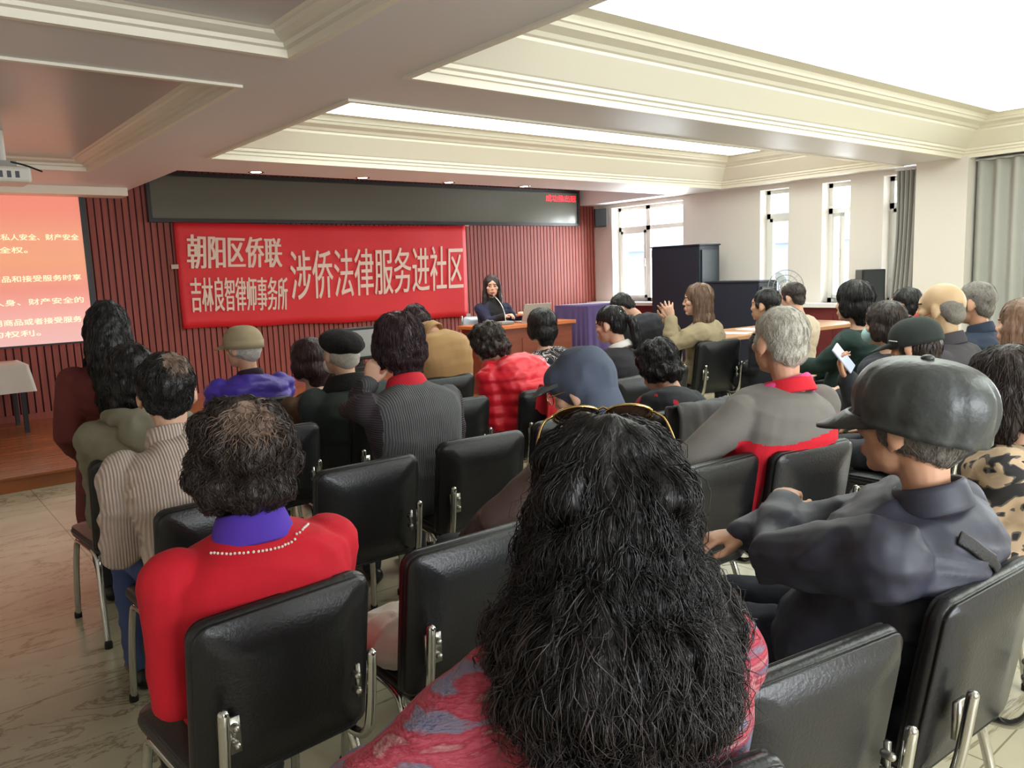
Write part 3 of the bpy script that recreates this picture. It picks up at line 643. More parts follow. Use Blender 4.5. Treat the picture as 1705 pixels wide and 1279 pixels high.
def strands(V, F, f, m, parent, loc, n=400, length=.1, wave=.004, freq=60, rad=.0018, mask=None, off=.003, step=.012, light=None, lmask=None, down=1.0, flyaway=0, name='hair_strands', seed=1, swirl=.3):
    """locks that follow a hair volume downwards from random points on it"""
    R = np.random.default_rng(seed); bvh = BVHTree.FromPolygons([tuple(v) for v in V], F)
    C_ = centers(V, F); idx = np.arange(len(F))
    if mask is not None: idx = idx[mask(f.inv(C_))]
    if len(idx) == 0: return
    A = C_[R.choice(idx, n)]; g = Geo(); crown = f((0,-.045,.1)); upv = f.R[:,2]; li = lmask(f.inv(A)) if lmask is not None else np.zeros(n, bool)
    for i in range(n):
        p = A[i].copy(); pts = []; ph = R.random()*6.28; grow = wave > .004; sw = R.normal()*swirl; ns = max(4, int(length*(.6+.8*R.random())/step)); amp = wave*(.5+R.random()); lift = off*(.4+1.2*R.random()); side = None
        nn = None
        for q in range(ns):
            hit = bvh.find_nearest(Vector(p)); 
            if hit[0] is None: break
            h, nv = np.array(hit[0]), np.array(hit[1]); nn = nv
            rad_dir = p-crown; dvec = unit(rad_dir)*max(0, 1.2-np.linalg.norm(rad_dir)*8)-np.array([0,0,1])*down
            dvec = dvec-np.dot(dvec, nv)*nv
            if np.linalg.norm(dvec) < 1e-3: dvec = np.cross(nv, f.R[:,0])
            dvec = unit(dvec); side = np.cross(dvec, nv); dvec = unit(dvec+side*sw)
            pts.append(h+nv*(lift+flyaway*(q/ns)**2*R.random())+(side*amp*math.sin(ph+q*step*freq)+nv*amp*.5*math.cos(ph+q*step*freq))*(min(1, .15+q/ns*1.5) if grow else 1)); p = h+dvec*step
        if len(pts) > 3:
            k = len(pts); t = np.linspace(0, 1, k); r_ = rad*(.5+.8*R.random())*np.sqrt(np.clip(1.02-t, 0.02, 1))*np.minimum(1, .4+t*6)
            VV, FF = tube(pts, list(r_), 3, nn, False); g.add(VV, FF, 1 if li[i] else 0)
    g.obj(name, [m, light or m], parent, loc=None).data.transform(Matrix.Translation(-Vector(loc)))
def hair_blob(f, style, k=1):
    g = Geo(); kk = f.k; E = lambda c, a, R=None: g.ell(f(c), np.array(a)*kk, f.R if R is None else f.R@R, 20)
    T = lambda pts, r: g.tube([f(p) for p in pts], [(a*kk,b*kk) if not np.isscalar(a) else a*kk for a, b in [(q if not np.isscalar(q) else (q,q)) for q in r]], 16, f.R[:,1])
    if style == 'short':
        E((0,-.02,.036), (.083,.1,.088)); E((0,-.058,-.02), (.07,.05,.06))
        for s in (-1,1): E((s*.072,.022,.01), (.009,.02,.035))
    elif style == 'crop':
        E((0,-.02,.03), (.0805,.096,.09)); E((0,-.056,-.025), (.068,.05,.06))
        for s in (-1,1): E((s*.071,.018,.0), (.009,.02,.04))
    elif style == 'hatcrop':
        E((0,-.024,-.012), (.0805,.094,.062)); E((0,-.056,-.03), (.067,.05,.055))
        for s in (-1,1): E((s*.071,.018,-.005), (.009,.018,.035))
    elif style == 'fringe':     # bald on top: hair round the sides and back only
        E((0,-.036,.008), (.079,.069,.062)); E((0,-.062,-.03), (.066,.045,.045))
    elif style == 'curly':
        E((0,-.018,.03), (.108*k,.112*k,.1*k)); E((0,-.05,-.05), (.1*k,.08*k,.065*k))
        for s in (-1,1): E((s*.075*k,-.012,-.02), (.04*k,.06*k,.07*k))
    elif style == 'bouffant':
        E((0,-.02,.042), (.104,.112,.098)); E((0,-.055,-.03), (.098,.075,.085)); E((0,-.06,-.1), (.06,.045,.05))
        for s in (-1,1): E((s*.078,.0,-.02), (.026,.05,.07))
    elif style == 'bob':
        E((0,-.02,.03), (.09,.105,.097)); E((0,-.06,-.05), (.088,.055,.1))
        for s in (-1,1): E((s*.078,-.006,-.055), (.02,.058,.11))
    elif style == 'longbob':
        E((0,-.02,.03), (.088,.105,.097)); E((0,-.068,-.06), (.088,.05,.12)); E((0,-.08,-.14), (.1,.045,.07))
        for s in (-1,1): E((s*.08,-.02,-.06), (.02,.05,.12)); E((s*.085,-.02,-.15), (.026,.045,.06))
    elif style == 'straightlong':
        E((0,-.02,.03), (.086,.104,.096)); T([(0,-.07,.0),(0,-.1,-.15),(0,-.115,-.3),(0,-.11,-.42)], [(.085,.045),(.1,.04),(.09,.035),(.06,.02)])
        for s in (-1,1): T([(s*.072,0,.04),(s*.08,.0,-.08),(s*.085,.02,-.2),(s*.08,.04,-.32)], [.022,.026,.028,.012])
    elif style == 'pony':
        E((0,-.02,.034), (.082,.099,.09)); E((0,-.058,-.015), (.072,.05,.06))
        T([(0,-.1,.02),(0,-.14,.02),(0,-.165,-.04),(0,-.16,-.13),(0,-.15,-.2)], [.018,.027,.033,.03,.01])
    elif style == 'long':
        E((0,-.012,.034), (.101,.109,.1)); E((0,-.05,-.02), (.106,.083,.095)); E((-.055,-.08,.035), (.048,.042,.042)); E((.05,-.08,.035), (.046,.042,.042))
        T([(0,-.05,-.03),(-.004,-.08,-.1),(-.012,-.105,-.17),(-.02,-.122,-.22),(-.02,-.125,-.265),(-.01,-.115,-.305)], [(.1,.08),(.112,.075),(.15,.065),(.158,.055),(.112,.04),(.05,.02)])
        for s in (-1,1): T([(s*.088,-.015,.01),(s*.1,-.035,-.09),(s*.14,-.055,-.17),(s*.135,-.07,-.25)], [.024,.034,.042,.016])
    return g
def hair(root, f, style, color, loc, voxel=.009, noise=.003, nfreq=40, n=300, length=.1, wave=.003, freq=60, rad=.0018, seed=1, k=1, light=None, flyaway=0, thin=None, off=.003, swirl=.3):
    V, N, F = remesh(hair_blob(f, style, k), voxel, 3)
    L = f.inv(V)
    d = noise*(vnoise(L*nfreq)+.5*vnoise(L*nfreq*2.3+7)); 
    front = (L[:,1] > .05) & (L[:,2] < .05); d[front] *= .3
    V = V+N*d[:,None]*f.k
    m = HAIRM[color]; mats_ = [m, HAIRM['thin']]; mi = None
    lm = None
    if thin is not None:
        tc_, tr_ = thin; C_ = f.inv(centers(V, F)); mi = (np.linalg.norm(C_-np.array(tc_), axis=1)+.012*vnoise(C_*60) < tr_).astype(int)
        lm = lambda P: np.linalg.norm(P-np.array(tc_), axis=1) < tr_*1.05
    o = link_mesh('hair', V, F, mats_, root, loc, mi)
    def mk(P): return (P[:,2] > -.6) & ~((P[:,1] > .06) & (P[:,2] < .06) & (np.abs(P[:,0]) < .07))
    if n: strands(V, F, f, m, o, loc, int(n*1.8), length, wave, freq, rad, mk, off, light=light or HAIRM['thin'], lmask=lm, seed=seed, flyaway=flyaway, swirl=swirl)
    return o
def blend(a, b, t): return a*(1-t)+b*t
TW = [(-.16,.178,.12),(-.02,.185,.135),(.12,.175,.13),(.3,.162,.122),(.5,.172,.13),(.68,.185,.135),(.82,.178,.122),(.92,.13,.095),(.99,.075,.066)]
def person(s):
    """one seated or standing figure: continuous body, clothes, shoes, hair and hat as its parts"""
    hx, hy, hz = s['head']; hs = s.get('hs', 1.06); yw = s.get('yaw', 0); hyw = s.get('hyaw', yw); hp = s.get('hpitch', 0); hr = s.get('hroll', 0)
    fem = s.get('fem', True); vox = s.get('vox', .009); bulk = s.get('bulk', 1.0); stand = s.get('stand', False); base = s.get('base', 0)
    Rt = rotm(yw); Rh = rotm(hyw, hp, hr); xr, yf = Rt[:,0], Rt[:,1]; zz = vec(0,0,1)
    f = Frame(vec(hx,hy,hz)-Rh[:,2]*.115*hs, Rh, hs)
    px, py = s['hips']; sh = s.get('seat', .44)+base
    Pv = vec(px, py, sh+.1) if not stand else vec(px, py, .84)
    Nk = f((0,-.035,-.135))+vec(0,0,-.02)+yf*s.get('neckfwd', -.01)
    root = empty('person', (px,py,base), 0, s['label'], 'person', s.get('group'))
    loc = (px,py,base); up_ = unit(Nk-Pv); back = -(yf-np.dot(yf, up_)*up_)
    ctrl = (Pv+Nk)/2+unit(back)*s.get('kyph', .035)
    B = lambda t: (1-t)**2*Pv+2*t*(1-t)*ctrl+t*t*Nk
    def torso(g, sx, sy, add=0, lo=-.16, extra=()):
        pts, rr = [], []
        for e in extra: pts.append(e[0]); rr.append(e[1])
        for t, w, d in TW:
            if t < lo: continue
            tt = max(t, -.2); p = B(tt); pts.append(p); rr.append((w*sx+add*(1 if t < .95 else .4), d*sy+add*(1 if t < .95 else .4)))
        n = 24
        # rings face along the spine, wide axis = shoulder axis
        V = []; F = []; P = np.array(pts); T_ = np.gradient(P, axis=0)
        for i in range(len(P)):
            t_ = unit(T_[i]); x_ = unit(xr-np.dot(xr, t_)*t_); y_ = np.cross(t_, x_); a = np.arange(n)*2*PI/n
            ca, sa = np.cos(a), np.sin(a); e_ = 2/2.6
            V.append(P[i]+np.outer(np.sign(ca)*np.abs(ca)**e_*rr[i][0], x_)+np.outer(np.sign(sa)*np.abs(sa)**e_*rr[i][1], y_))
        for i in range(len(P)-1):
            for j in range(n): F.append((i*n+j, i*n+(j+1)%n, (i+1)*n+(j+1)%n, (i+1)*n+j))
        F.append(tuple(range(n))[::-1]); F.append(tuple(range((len(P)-1)*n, len(P)*n))); g.add(np.concatenate(V), F)
    sw = s.get('sw', .165)*(1 if fem else 1.08)*(.5+.5*bulk); Sd = s.get('shdrop', .06)
    tang = unit(Nk-B(.8)); Sh = {q: B(.93)-tang*Sd*.6+unit(xr)*q*sw-zz*.02+yf*s.get('shfwd', .01) for q in (-1,1)}
    la, lb = .275, .235
    arms = s.get('arms', {}); J = {}
    for q in (-1,1):
        a = arms.get(q, ('lap',))
        tgt = {'lap': vec(q*.08,.25,.17), 'thigh': vec(q*.15,.28,.15), 'cross': vec(-q*.1,.2,.32), 'side': vec(q*.24,.02,-.1), 'hang': vec(q*.19,.05,-.14)}.get(a[0])
        if a[0] == 'at': W_ = np.array(a[1], float)
        else: W_ = vec(px,py,sh)+Rt@tgt if not stand else vec(px,py,.78)+Rt@tgt
        hint = Rt@np.array(a[2] if len(a) > 2 else (q*.42,-.6,-.7)); E_, W2 = ik(Sh[q], W_, la, lb, hint); J[q] = (Sh[q], E_, W2, a)
    # ---- skin body
    g = Geo(); head_geo(g, f, fem); g.tube([f((0,-.02,-.05)), blend(f((0,-.03,-.1)), Nk, .5), Nk-zz*.03], [.05*hs if fem else .055*hs,.05,.07], 16, xr)
    torso(g, .8, .78, -.012); leg_pts = {}
    for q in (-1,1):
        S_, E_, W_, a = J[q]; g.tube([S_, blend(S_,E_,.5), E_, blend(E_,W_,.4), W_], [.046,.04,.033,.034,.023], 12, xr)
        d = unit(W_-E_); opt = a[3] if len(a) > 3 else {}
        hd = np.array(opt.get('dir', d), float); hn = np.array(opt.get('n', zz if a[0] != 'side' else xr*q), float)
        hand_geo(g, W_, unit(hd+d*.3) if 'dir' in opt else d, hn, opt.get('side', -q), opt.get('curl', 28), opt.get('spread', .25), 1.0)
        lg = s.get('legs', {}).get(q)
        if stand: H = Pv+xr*q*.09-zz*.03; K = vec(px,py,.46)+Rt@vec(q*.1,.03,0); A_ = vec(px,py,.08)+Rt@vec(q*.1,-.02,0)
        else:
            H = Pv+xr*q*.09-zz*.02; kx = lg or (q*.12,.4,.06); K = vec(px,py,sh)+Rt@np.array(kx); A_ = vec(px,py,base+.08)+Rt@vec(kx[0],kx[1]-.02+s.get('tuck',0),0)
        leg_pts[q] = (H,K,A_); g.tube([H, blend(H,K,.5), K, blend(K,A_,.4), A_-zz*.03], [.07,.062,.048,.046,.032], 12, xr if not stand else yf); g.tube([A_-zz*.045-yf*.03, A_-zz*.05+yf*.12], [.03,.024], 10, zz)
    V, N, F = remesh(g, s.get('bvox', vox*.78), 2); mi = head_mats(centers(V, F), f)
    link_mesh('body', V, F, [s.get('skin', m_skin), m_lip, m_eyew, m_iris, m_brow], root, loc, mi)
    # ---- upper garment
    top = s['top']; g = Geo(); ex = []
    if stand and s.get('coat'):
        for z_, w_, d_ in s['coat']: ex.append((vec(px,py,z_)+yf*s.get('coatfwd', 0), (w_,d_)))
    torso(g, bulk, bulk*s.get('depth', 1.0), top.get('add', .012), -.17, ex)
    th = top.get('sleeve', 1.0)
    g.ell(blend(Sh[-1], Sh[1], .5)-tang*.03, (sw*.95,.085*bulk,.07), np.column_stack([xr,yf,zz]))
    sl = top.get('sleeve_end', .97)
    for q in (-1,1):
        S_, E_, W_, a = J[q]; We = blend(E_, W_, sl) if a[0] != 'none' else E_
        g.tube([S_-tang*.01, blend(S_,E_,.5), E_, blend(E_,We,.45), We], [.068*th*bulk**.5,.06*th,.052*th,.05*th,.039*th], 14, xr)
    V, N, F = remesh(g, vox, s.get('tsmooth', 5))
    L = V-np.array(loc); am = top.get('fold', .006); fs = top.get('fscale', 11)
    if top.get('puffer'):
        d = .011*np.abs(np.sin(L[:,2]*PI/top['puffer']+.6*vnoise(L*6)))-.006+am*.6*vnoise(L*26)
    else:
        st = L*np.array([.8,.8,1.5])*fs; st = st+1.6*np.column_stack([vnoise(st*.5), vnoise(st*.5+9), vnoise(st*.5+17)])
        d = am*(1-2*np.abs(vnoise(st)))*.8+am*.5*vnoise(L*fs*2.2)
    V = V+N*d[:,None]
    mats_ = [top['mat']]+top.get('mats', []); mi = None
    if 'paint' in top:
        C_ = centers(V, F); loc3 = (C_-Pv); t_ = (loc3@up_)/np.linalg.norm(Nk-Pv); mi = top['paint'](t_, loc3@xr, loc3@yf, C_)
    go = link_mesh(top.get('name', 'jacket'), V, F, mats_, root, loc, mi)
    if 'bar' in top or top.get('stripe_label'): pass
    # ---- collar
    if s.get('collar'):
        c = s['collar']; n = 28; a = np.arange(n)*2*PI/n; ax = unit(f((0,-.03,-.06))-Nk); x_ = unit(xr-np.dot(xr, ax)*ax); y_ = np.cross(ax, x_); Vc = []; lev = c.get('prof', [(-.02,1.25),(.015,1.1),(.05,1.0)])
        r0 = c.get('r', .072)
        loops = [(h_, q_*r0) for h_, q_ in lev]+[(h_-.002, q_*r0-.012) for h_, q_ in lev[::-1]]
        for h_, q_ in loops: Vc.append(Nk+ax*h_+np.outer(np.cos(a)*q_, x_)+np.outer(np.sin(a)*q_, y_)+np.outer(c.get('tilt', .12)*(-np.sin(a))*q_, ax))
        Fc = [(i*n+j, i*n+(j+1)%n, ((i+1)%len(loops))*n+(j+1)%n, ((i+1)%len(loops))*n+j) for i in range(len(loops)) for j in range(n)]
        g = Geo().add(np.concatenate(Vc)-np.array(loc), Fc); o = g.obj(c.get('name', 'collar'), c['mat'], go)
        sb = o.modifiers.new('s', 'SUBSURF'); sb.levels = sb.render_levels = 1
    # ---- trousers and shoes
    g = Geo(); tk = s.get('legbulk', 1.0)
    for q in (-1,1):
        H,K,A_ = leg_pts[q]; g.tube([H, blend(H,K,.5), K, blend(K,A_,.5), A_+zz*.0], [.088*tk,.08*tk,.064*tk,.058*tk,.052*tk], 14, xr if not stand else yf)
    g.ell(Pv-zz*.02, (.175*bulk,.125*bulk,.105), np.column_stack([xr,yf,zz])); V, N, F = remesh(g, max(vox, .012), 4); L = V-np.array(loc); V = V+N*(.006*(1-2*np.abs(vnoise(L*14))))[:,None]
    link_mesh('trousers', V, F, s.get('pants', mat('dark_trousers', (36,37,44), .8)), root, loc)
    for q in (-1,1):
        A_ = leg_pts[q][2]; g = Geo().tube([A_-yf*.05-zz*.04, A_+yf*.03-zz*.035, A_+yf*.13-zz*.048, A_+yf*.17-zz*.052], [(.036,.04),(.038,.045),(.042,.03),(.03,.022)], 14, zz)
        g.obj('shoe', s.get('shoes', m_black), root).data.transform(Matrix.Translation(-Vector(loc)))
    # ---- hair
    hh = s.get('hair')
    if hh:
        hh = dict(hh); st = hh.pop('style'); co = hh.pop('color'); hh.setdefault('seed', len(bpy.data.objects)); hair(root, f, st, co, loc, **hh)
    s['_f'] = f; s['_root'] = root; s['_loc'] = loc; s['_top'] = go; s['_B'] = B; s['_xr'] = xr; s['_yf'] = yf; s['_J'] = J; s['_Nk'] = Nk; s['_up'] = up_; s['_Pv'] = Pv
    return s
def head_part(s, g, name, mats_, parent=None, smooth=True):
    """g is in head-local coordinates"""
    f = s['_f']
    for i, v in enumerate(g.V): g.V[i] = f(v)-np.array(s['_loc'])
    return g.obj(name, mats_, parent or s['_root'], smooth=smooth)
def remesh_local(s, g, voxel, smooth=3):
    f = s['_f']
    for i, v in enumerate(g.V): g.V[i] = f(v)
    V, N, F = remesh(g, voxel, smooth); return V, N, F
def dome(c, ax, lo=-.1, n=40, m=14, seams=0, depth=.0, pw=1.0):
    """open dome shell as closed thick cap; head-local"""
    V = []; F = []
    T_ = np.linspace(0, math.acos(lo), m)
    def ringset(off):
        out = []
        for t in T_[1:]:
            for j in range(n):
                p = 2*PI*j/n; r = 1
                if seams: r = 1-depth*math.exp(-((((p*seams/(2*PI))+.5) % 1-.5)/.07)**2)*math.sin(t)
                out.append((c[0]+(ax[0]+off)*r*math.sin(t)**pw*math.cos(p), c[1]+(ax[1]+off)*r*math.sin(t)**pw*math.sin(p), c[2]+(ax[2]+off)*math.cos(t)))
        return out
    A = ringset(0); V = [(c[0],c[1],c[2]+ax[2])]+A; k = m-1
    for j in range(n): F.append((0, 1+j, 1+(j+1)%n))
    for i in range(k-1):
        for j in range(n): F.append((1+i*n+j, 1+(i+1)*n+j, 1+(i+1)*n+(j+1)%n, 1+i*n+(j+1)%n))
    b = len(V); V += ringset(-.006)[-n:]
    for j in range(n): F.append((1+(k-1)*n+j, b+j, b+(j+1)%n, 1+(k-1)*n+(j+1)%n))
    F.append(tuple(b+j for j in range(n))); return np.array(V), F
def visor(w, y0, L, z, droop=.02, thick=.004, n=16, m=6, ry=.09):
    V = []
    for side in (0, 1):
        for i in range(m+1):
            for j in range(n+1):
                a = PI*(j/n); u = i/m
                x_ = w*math.cos(a)*(1-.12*u); y_ = y0+ry*math.sin(a)+L*u*math.sin(a)**.75
                V.append((x_, y_, z-droop*u*(.4+.6*math.sin(a))-.25*abs(x_)**2*6*.5-side*thick))
    N_ = (m+1)*(n+1); F = []
    for i in range(m):
        for j in range(n):
            q = i*(n+1)+j; F.append((q, q+n+1, q+n+2, q+1)); F.append((q+N_, q+1+N_, q+n+2+N_, q+n+1+N_))
    for j in range(n):
        q = m*(n+1)+j; F.append((q, q+N_, q+1+N_, q+1)); F.append((j, j+1, j+1+N_, j+N_))
    return np.array(V), F
def glasses(s, rim, lensm, name='eyeglasses', y=.098, z=.003, w=.026, h=.02, parent=None):
    o = None; g = Geo(); a = np.linspace(0, 2*PI, 21)
    for q in (-1,1): g.tube([(q*.033+w*math.cos(t), y-.25*(q*.033+w*math.cos(t))**2*12*.3, z+h*math.sin(t)) for t in a], .0016, 5, (0,1,0), False)
    g.tube([(-.008,y,z+.004),(.008,y,z+.004)], .0016, 5)
    for q in (-1,1): g.tube([(q*.058,y-.006,z+.006),(q*.078,y-.03,z+.008),(q*.083,-.0,z+.006),(q*.082,-.02,z-.012)], .0016, 5)
    o = head_part(s, g, name, rim, parent)
    for q in (-1,1):
        g = Geo(); g.ell((q*.033,y-.003,z), (w,.0012,h)); head_part(s, g, 'lens', lensm, o)
    return o
def on_cloth(s, G, target=None, off=.002, d=(0,1,0)):
    """press flat lettering geometry (world x,z about the garment, any y) onto the garment's surface"""
    me = s['_top'].data; loc = np.array(s['_loc']); bvh = BVHTree.FromPolygons([tuple(v.co) for v in me.vertices], [tuple(p.vertices) for p in me.polygons])
    V = np.concatenate(G.V)-loc; out = []
    for v in V:
        h = bvh.ray_cast(Vector(v), Vector(d)); out.append((np.array(h[0])+np.array(h[1])*off if h[0] is not None else v))
    G.V = [np.array(out)]; return G

def ramp_mat(name, stops, scale, distort=0, detail=3, stretch=None, rough=.8, bump=0, const=False):
    m = bpy.data.materials.new(name); m.use_nodes = True; nt = m.node_tree; b = nt.nodes['Principled BSDF']; b.inputs['Roughness'].default_value = rough
    tc = nt.nodes.new('ShaderNodeTexCoord'); src = tc.outputs['Object']
    if stretch: mp = nt.nodes.new('ShaderNodeMapping'); mp.inputs['Scale'].default_value = stretch; nt.links.new(src, mp.inputs[0]); src = mp.outputs[0]
    n = nt.nodes.new('ShaderNodeTexNoise'); n.inputs['Scale'].default_value = scale; n.inputs['Detail'].default_value = detail; n.inputs['Distortion'].default_value = distort
    nt.links.new(src, n.inputs['Vector']); r = nt.nodes.new('ShaderNodeValToRGB'); e = r.color_ramp.elements
    if const: r.color_ramp.interpolation = 'CONSTANT'
    e[0].position, e[0].color = stops[0][0], (*lin(stops[0][1]),1); e[1].position, e[1].color = stops[-1][0], (*lin(stops[-1][1]),1)
    for p, c in stops[1:-1]: q = e.new(p); q.color = (*lin(c),1)
    nt.links.new(n.outputs['Fac'], r.inputs[0]); nt.links.new(r.outputs[0], b.inputs['Base Color'])
    if bump:
        n2 = nt.nodes.new('ShaderNodeTexNoise'); n2.inputs['Scale'].default_value = 170; n2.inputs['Detail'].default_value = 2; nt.links.new(src, n2.inputs['Vector'])
        bp = nt.nodes.new('ShaderNodeBump'); bp.inputs['Strength'].default_value = bump; bp.inputs['Distance'].default_value = .01; nt.links.new(n2.outputs['Fac'], bp.inputs['Height']); nt.links.new(bp.outputs[0], b.inputs['Normal'])
    return m
C = lambda name, rgb, **k: mat(name, rgb, **{**dict(rough=.85, var=.08, vscale=9, bump=.12, bscale=220), **k})
m_red = C('red_knit', (206,18,40)); m_purple2 = C('violet_cotton', (84,52,176)); m_jeans = C('blue_denim', (62,78,124), bscale=300)
m_card = mat('beige_rib_knit', (212,192,180), .9, wave=('X', 34, .6, .9, .66), var=.08, vscale=20)
m_vest = mat('grey_rib_knit', (100,100,102), .9, wave=('X', 34, .8, .8, .72)); m_vsl = mat('dark_plum_rib_knit', (66,56,64), .9, wave=('Z', 30, .8, .8, .7))
m_sweat = ramp_mat('red_patterned_knit', [(.36,(92,98,124)),(.42,(124,108,124)),(.45,(158,50,66)),(.5,(176,74,88)),(.54,(150,42,60)),(.58,(176,122,122)),(.61,(150,50,70)),(.66,(92,98,118))], 9, .12, 6, (.55,.55,2.4), .95, .6)
m_bw = ramp_mat('black_and_white_swirl_print', [(0,(28,24,30)),(.475,(28,24,30)),(.48,(214,206,204)),(.52,(214,206,204)),(.525,(28,24,30)),(1,(28,24,30))], 9, 3.0, 1, None, .8, 0, True)
m_camo = ramp_mat('tan_and_black_print', [(0,(34,32,32)),(.42,(34,32,32)),(.46,(92,86,80)),(.49,(186,160,130)),(.6,(196,170,140)),(.64,(40,36,36)),(1,(40,36,36))], 7, 1.2, 2, (1,1,1.6), .8, 0, True)
m_cap_l = mat('black_cap_leather', (64,67,66), .38, bump=.35, bscale=28, var=.2, vscale=7)
H = lambda x, y, z, dz=.02: (x, y, z-dz)
PEOPLE = {}
def add(key, **s): PEOPLE[key] = person(s); return PEOPLE[key]
fur = mat('black_fur_collar', (14,14,15), .95, bump=.9, bscale=150)
COLL = lambda m, **k: dict(mat=m, **k)

# --- woman with long wavy hair, nearest the camera
s = add('wavy', label='woman in a red patterned sweater with long black wavy hair, nearest the camera', head=H(.88,.85,1.25,.012), hips=(.80,.82), yaw=-22, hyaw=-38, hs=1.1, vox=.008, bulk=1.08, sw=.178, legbulk=1.1,
 top=dict(mat=m_sweat, name='sweater', fold=.006, fscale=8, sleeve=1.12, add=.014), arms={-1:('at',(.55,1.12,.66),(-.9,-.2,-.4)), 1:('lap',)}, collar=COLL(m_sweat, prof=[(-.02,1.25),(.03,1.05)]),
 hair=dict(style='long', color='black', voxel=.009, noise=.014, nfreq=24, n=2600, length=.26, wave=.007, freq=62, rad=.0012, flyaway=.035, off=.006, swirl=.2))
def hair_second(s):
    o = [c for c in s['_root'].children if c.name.startswith('hair')][0]; me = o.data
    V = np.array([v.co[:] for v in me.vertices])+np.array(s['_loc']); F = [tuple(p.vertices) for p in me.polygons]
    strands(V, F, s['_f'], mat('dark_brown_strands', (62,52,50), .4), o, s['_loc'], 800, .24, .011, 70, .0011, lambda P: (P[:,2] < -.06) & (P[:,1] < .02), .012, name='hair_curls', seed=5, flyaway=.05)
hair_second(s)
# gold-rimmed sunglasses resting on her hair
f = s['_f']; rim_g = mat('gold_wire', (205,170,110), .2, metal=1); m_tint = mat('brown_tinted_lens', (70,48,36), .08, spec=.8)
fs = Frame(f((0,.05,.125)), f.R@rotm(0,-52), 1.1)
r = empty('sunglasses', tuple(fs.c), 0, "gold-rimmed brown sunglasses pushed up on the wavy-haired woman's head", 'sunglasses')
def place(g, fr, name, m, parent, org):
    for i, v in enumerate(g.V): g.V[i] = fr(v)-np.array(org)
    return g.obj(name, m, parent)
g = Geo(); a = np.linspace(0, 2*PI, 25); lens_z = lambda x: -.9*x*x
for q in (-1,1): g.tube([(q*.04+.034*math.cos(t)*(1+.1*math.sin(t)), lens_z(q*.04+.034*math.cos(t)), .028*math.sin(t)) for t in a], .0022, 6, (0,1,0), False)
g.tube([(-.01,0,.012),(0,.004,.014),(.01,0,.012)], .002, 6); place(g, fs, 'rim', rim_g, r, fs.c)
for q in (-1,1):
    g = Geo(); g.ell((q*.04,lens_z(.04)+.001,0), (.033,.0016,.027)); place(g, fs, 'lens', m_tint, r, fs.c)
    g = Geo().tube(curve_pts([(q*.076,-.006,.01),(q*.092,-.02,.006),(q*.104,-.07,-.004),(q*.1,-.12,-.03)], 5), .0022, 6); place(g, fs, 'temple', rim_g, r, fs.c)

# --- red sweater woman
s = add('red', label='woman in a bright red sweater with short dark curly hair, seated at the front left', head=H(.65,1.83,1.222), hips=(.665,1.855), yaw=0, hyaw=-12, hs=1.08, vox=.008, bulk=1.1, sw=.172, kyph=.05,
 top=dict(mat=m_red, name='sweater', fold=.006, fscale=8, sleeve=1.15), arms={-1:('at',(.53,2.0,.52),(-.35,-.8,-.5)), 1:('lap',)}, collar=COLL(m_purple2, r=.078, prof=[(-.035,1.35),(.0,1.16),(.045,1.0)], tilt=.1),
 hair=dict(style='curly', color='brownblack', voxel=.008, noise=.016, nfreq=26, n=1300, length=.08, wave=.007, freq=130, rad=.0016, k=1.02, thin=((.012,-.085,.09),.05), flyaway=.012, swirl=.7))
g = Geo(); Nk, xr, yf, u_ = s['_Nk'], s['_xr'], s['_yf'], s['_up']
bvh = BVHTree.FromPolygons([tuple(v.co) for v in s['_top'].data.vertices], [tuple(p.vertices) for p in s['_top'].data.polygons])
for t in np.linspace(-1.0, 1.0, 30):
    d = xr*math.sin(t)*.125-yf*math.cos(t)*.1; p = Nk+d-u_*(.035+.012*math.cos(t))-np.array(s['_loc']); h = bvh.find_nearest(Vector(p))
    if h[0] is not None: g.ell(np.array(h[0])+np.array(h[1])*.002, .0034, None, 8)
g.obj('pearl_trim', mat('pearl_bead', (240,232,220), .25), s['_top'])

# --- beige cardigan man
add('cardigan', label='person in a beige ribbed cardigan with black hair thinning at the crown', head=H(.775,2.86,1.268), hips=(.82,2.72), yaw=-4, hyaw=-10, hs=1.1, fem=False, vox=.008, bulk=1.06, sw=.16, kyph=.06,
 top=dict(mat=m_card, name='cardigan', fold=.009, fscale=9, sleeve=1.2), pants=m_jeans, arms={-1:('thigh',), 1:('lap',)}, collar=COLL(m_card, r=.08, prof=[(-.03,1.25),(.03,1.05),(.055,.98)], tilt=.08), legs={-1:(-.2,.36,.06)},
 hair=dict(style='short', color='black', voxel=.008, noise=.01, nfreq=30, n=800, length=.06, wave=.003, freq=60, rad=.0015, thin=((.03,-.07,.095),.042), swirl=.6))
# --- standing woman
m_maroon = C('dark_red_wool', (104,42,38)); 
add('standing', label='woman standing in a dark red coat with long black hair, left by the stage', head=H(.915,4.28,1.434), hips=(.95,4.33), yaw=-8, hyaw=-12, hs=1.08, stand=True, vox=.011, bulk=1.1, sw=.17, coat=[(.3,.26,.2),(.5,.245,.19),(.68,.22,.165)],
 top=dict(mat=m_maroon, name='coat', fold=.007, fscale=6, sleeve=1.1), arms={-1:('hang',), 1:('hang',)}, collar=COLL(m_maroon), hair=dict(style='straightlong', color='black', n=500, length=.25, wave=.002, freq=30, noise=.008))
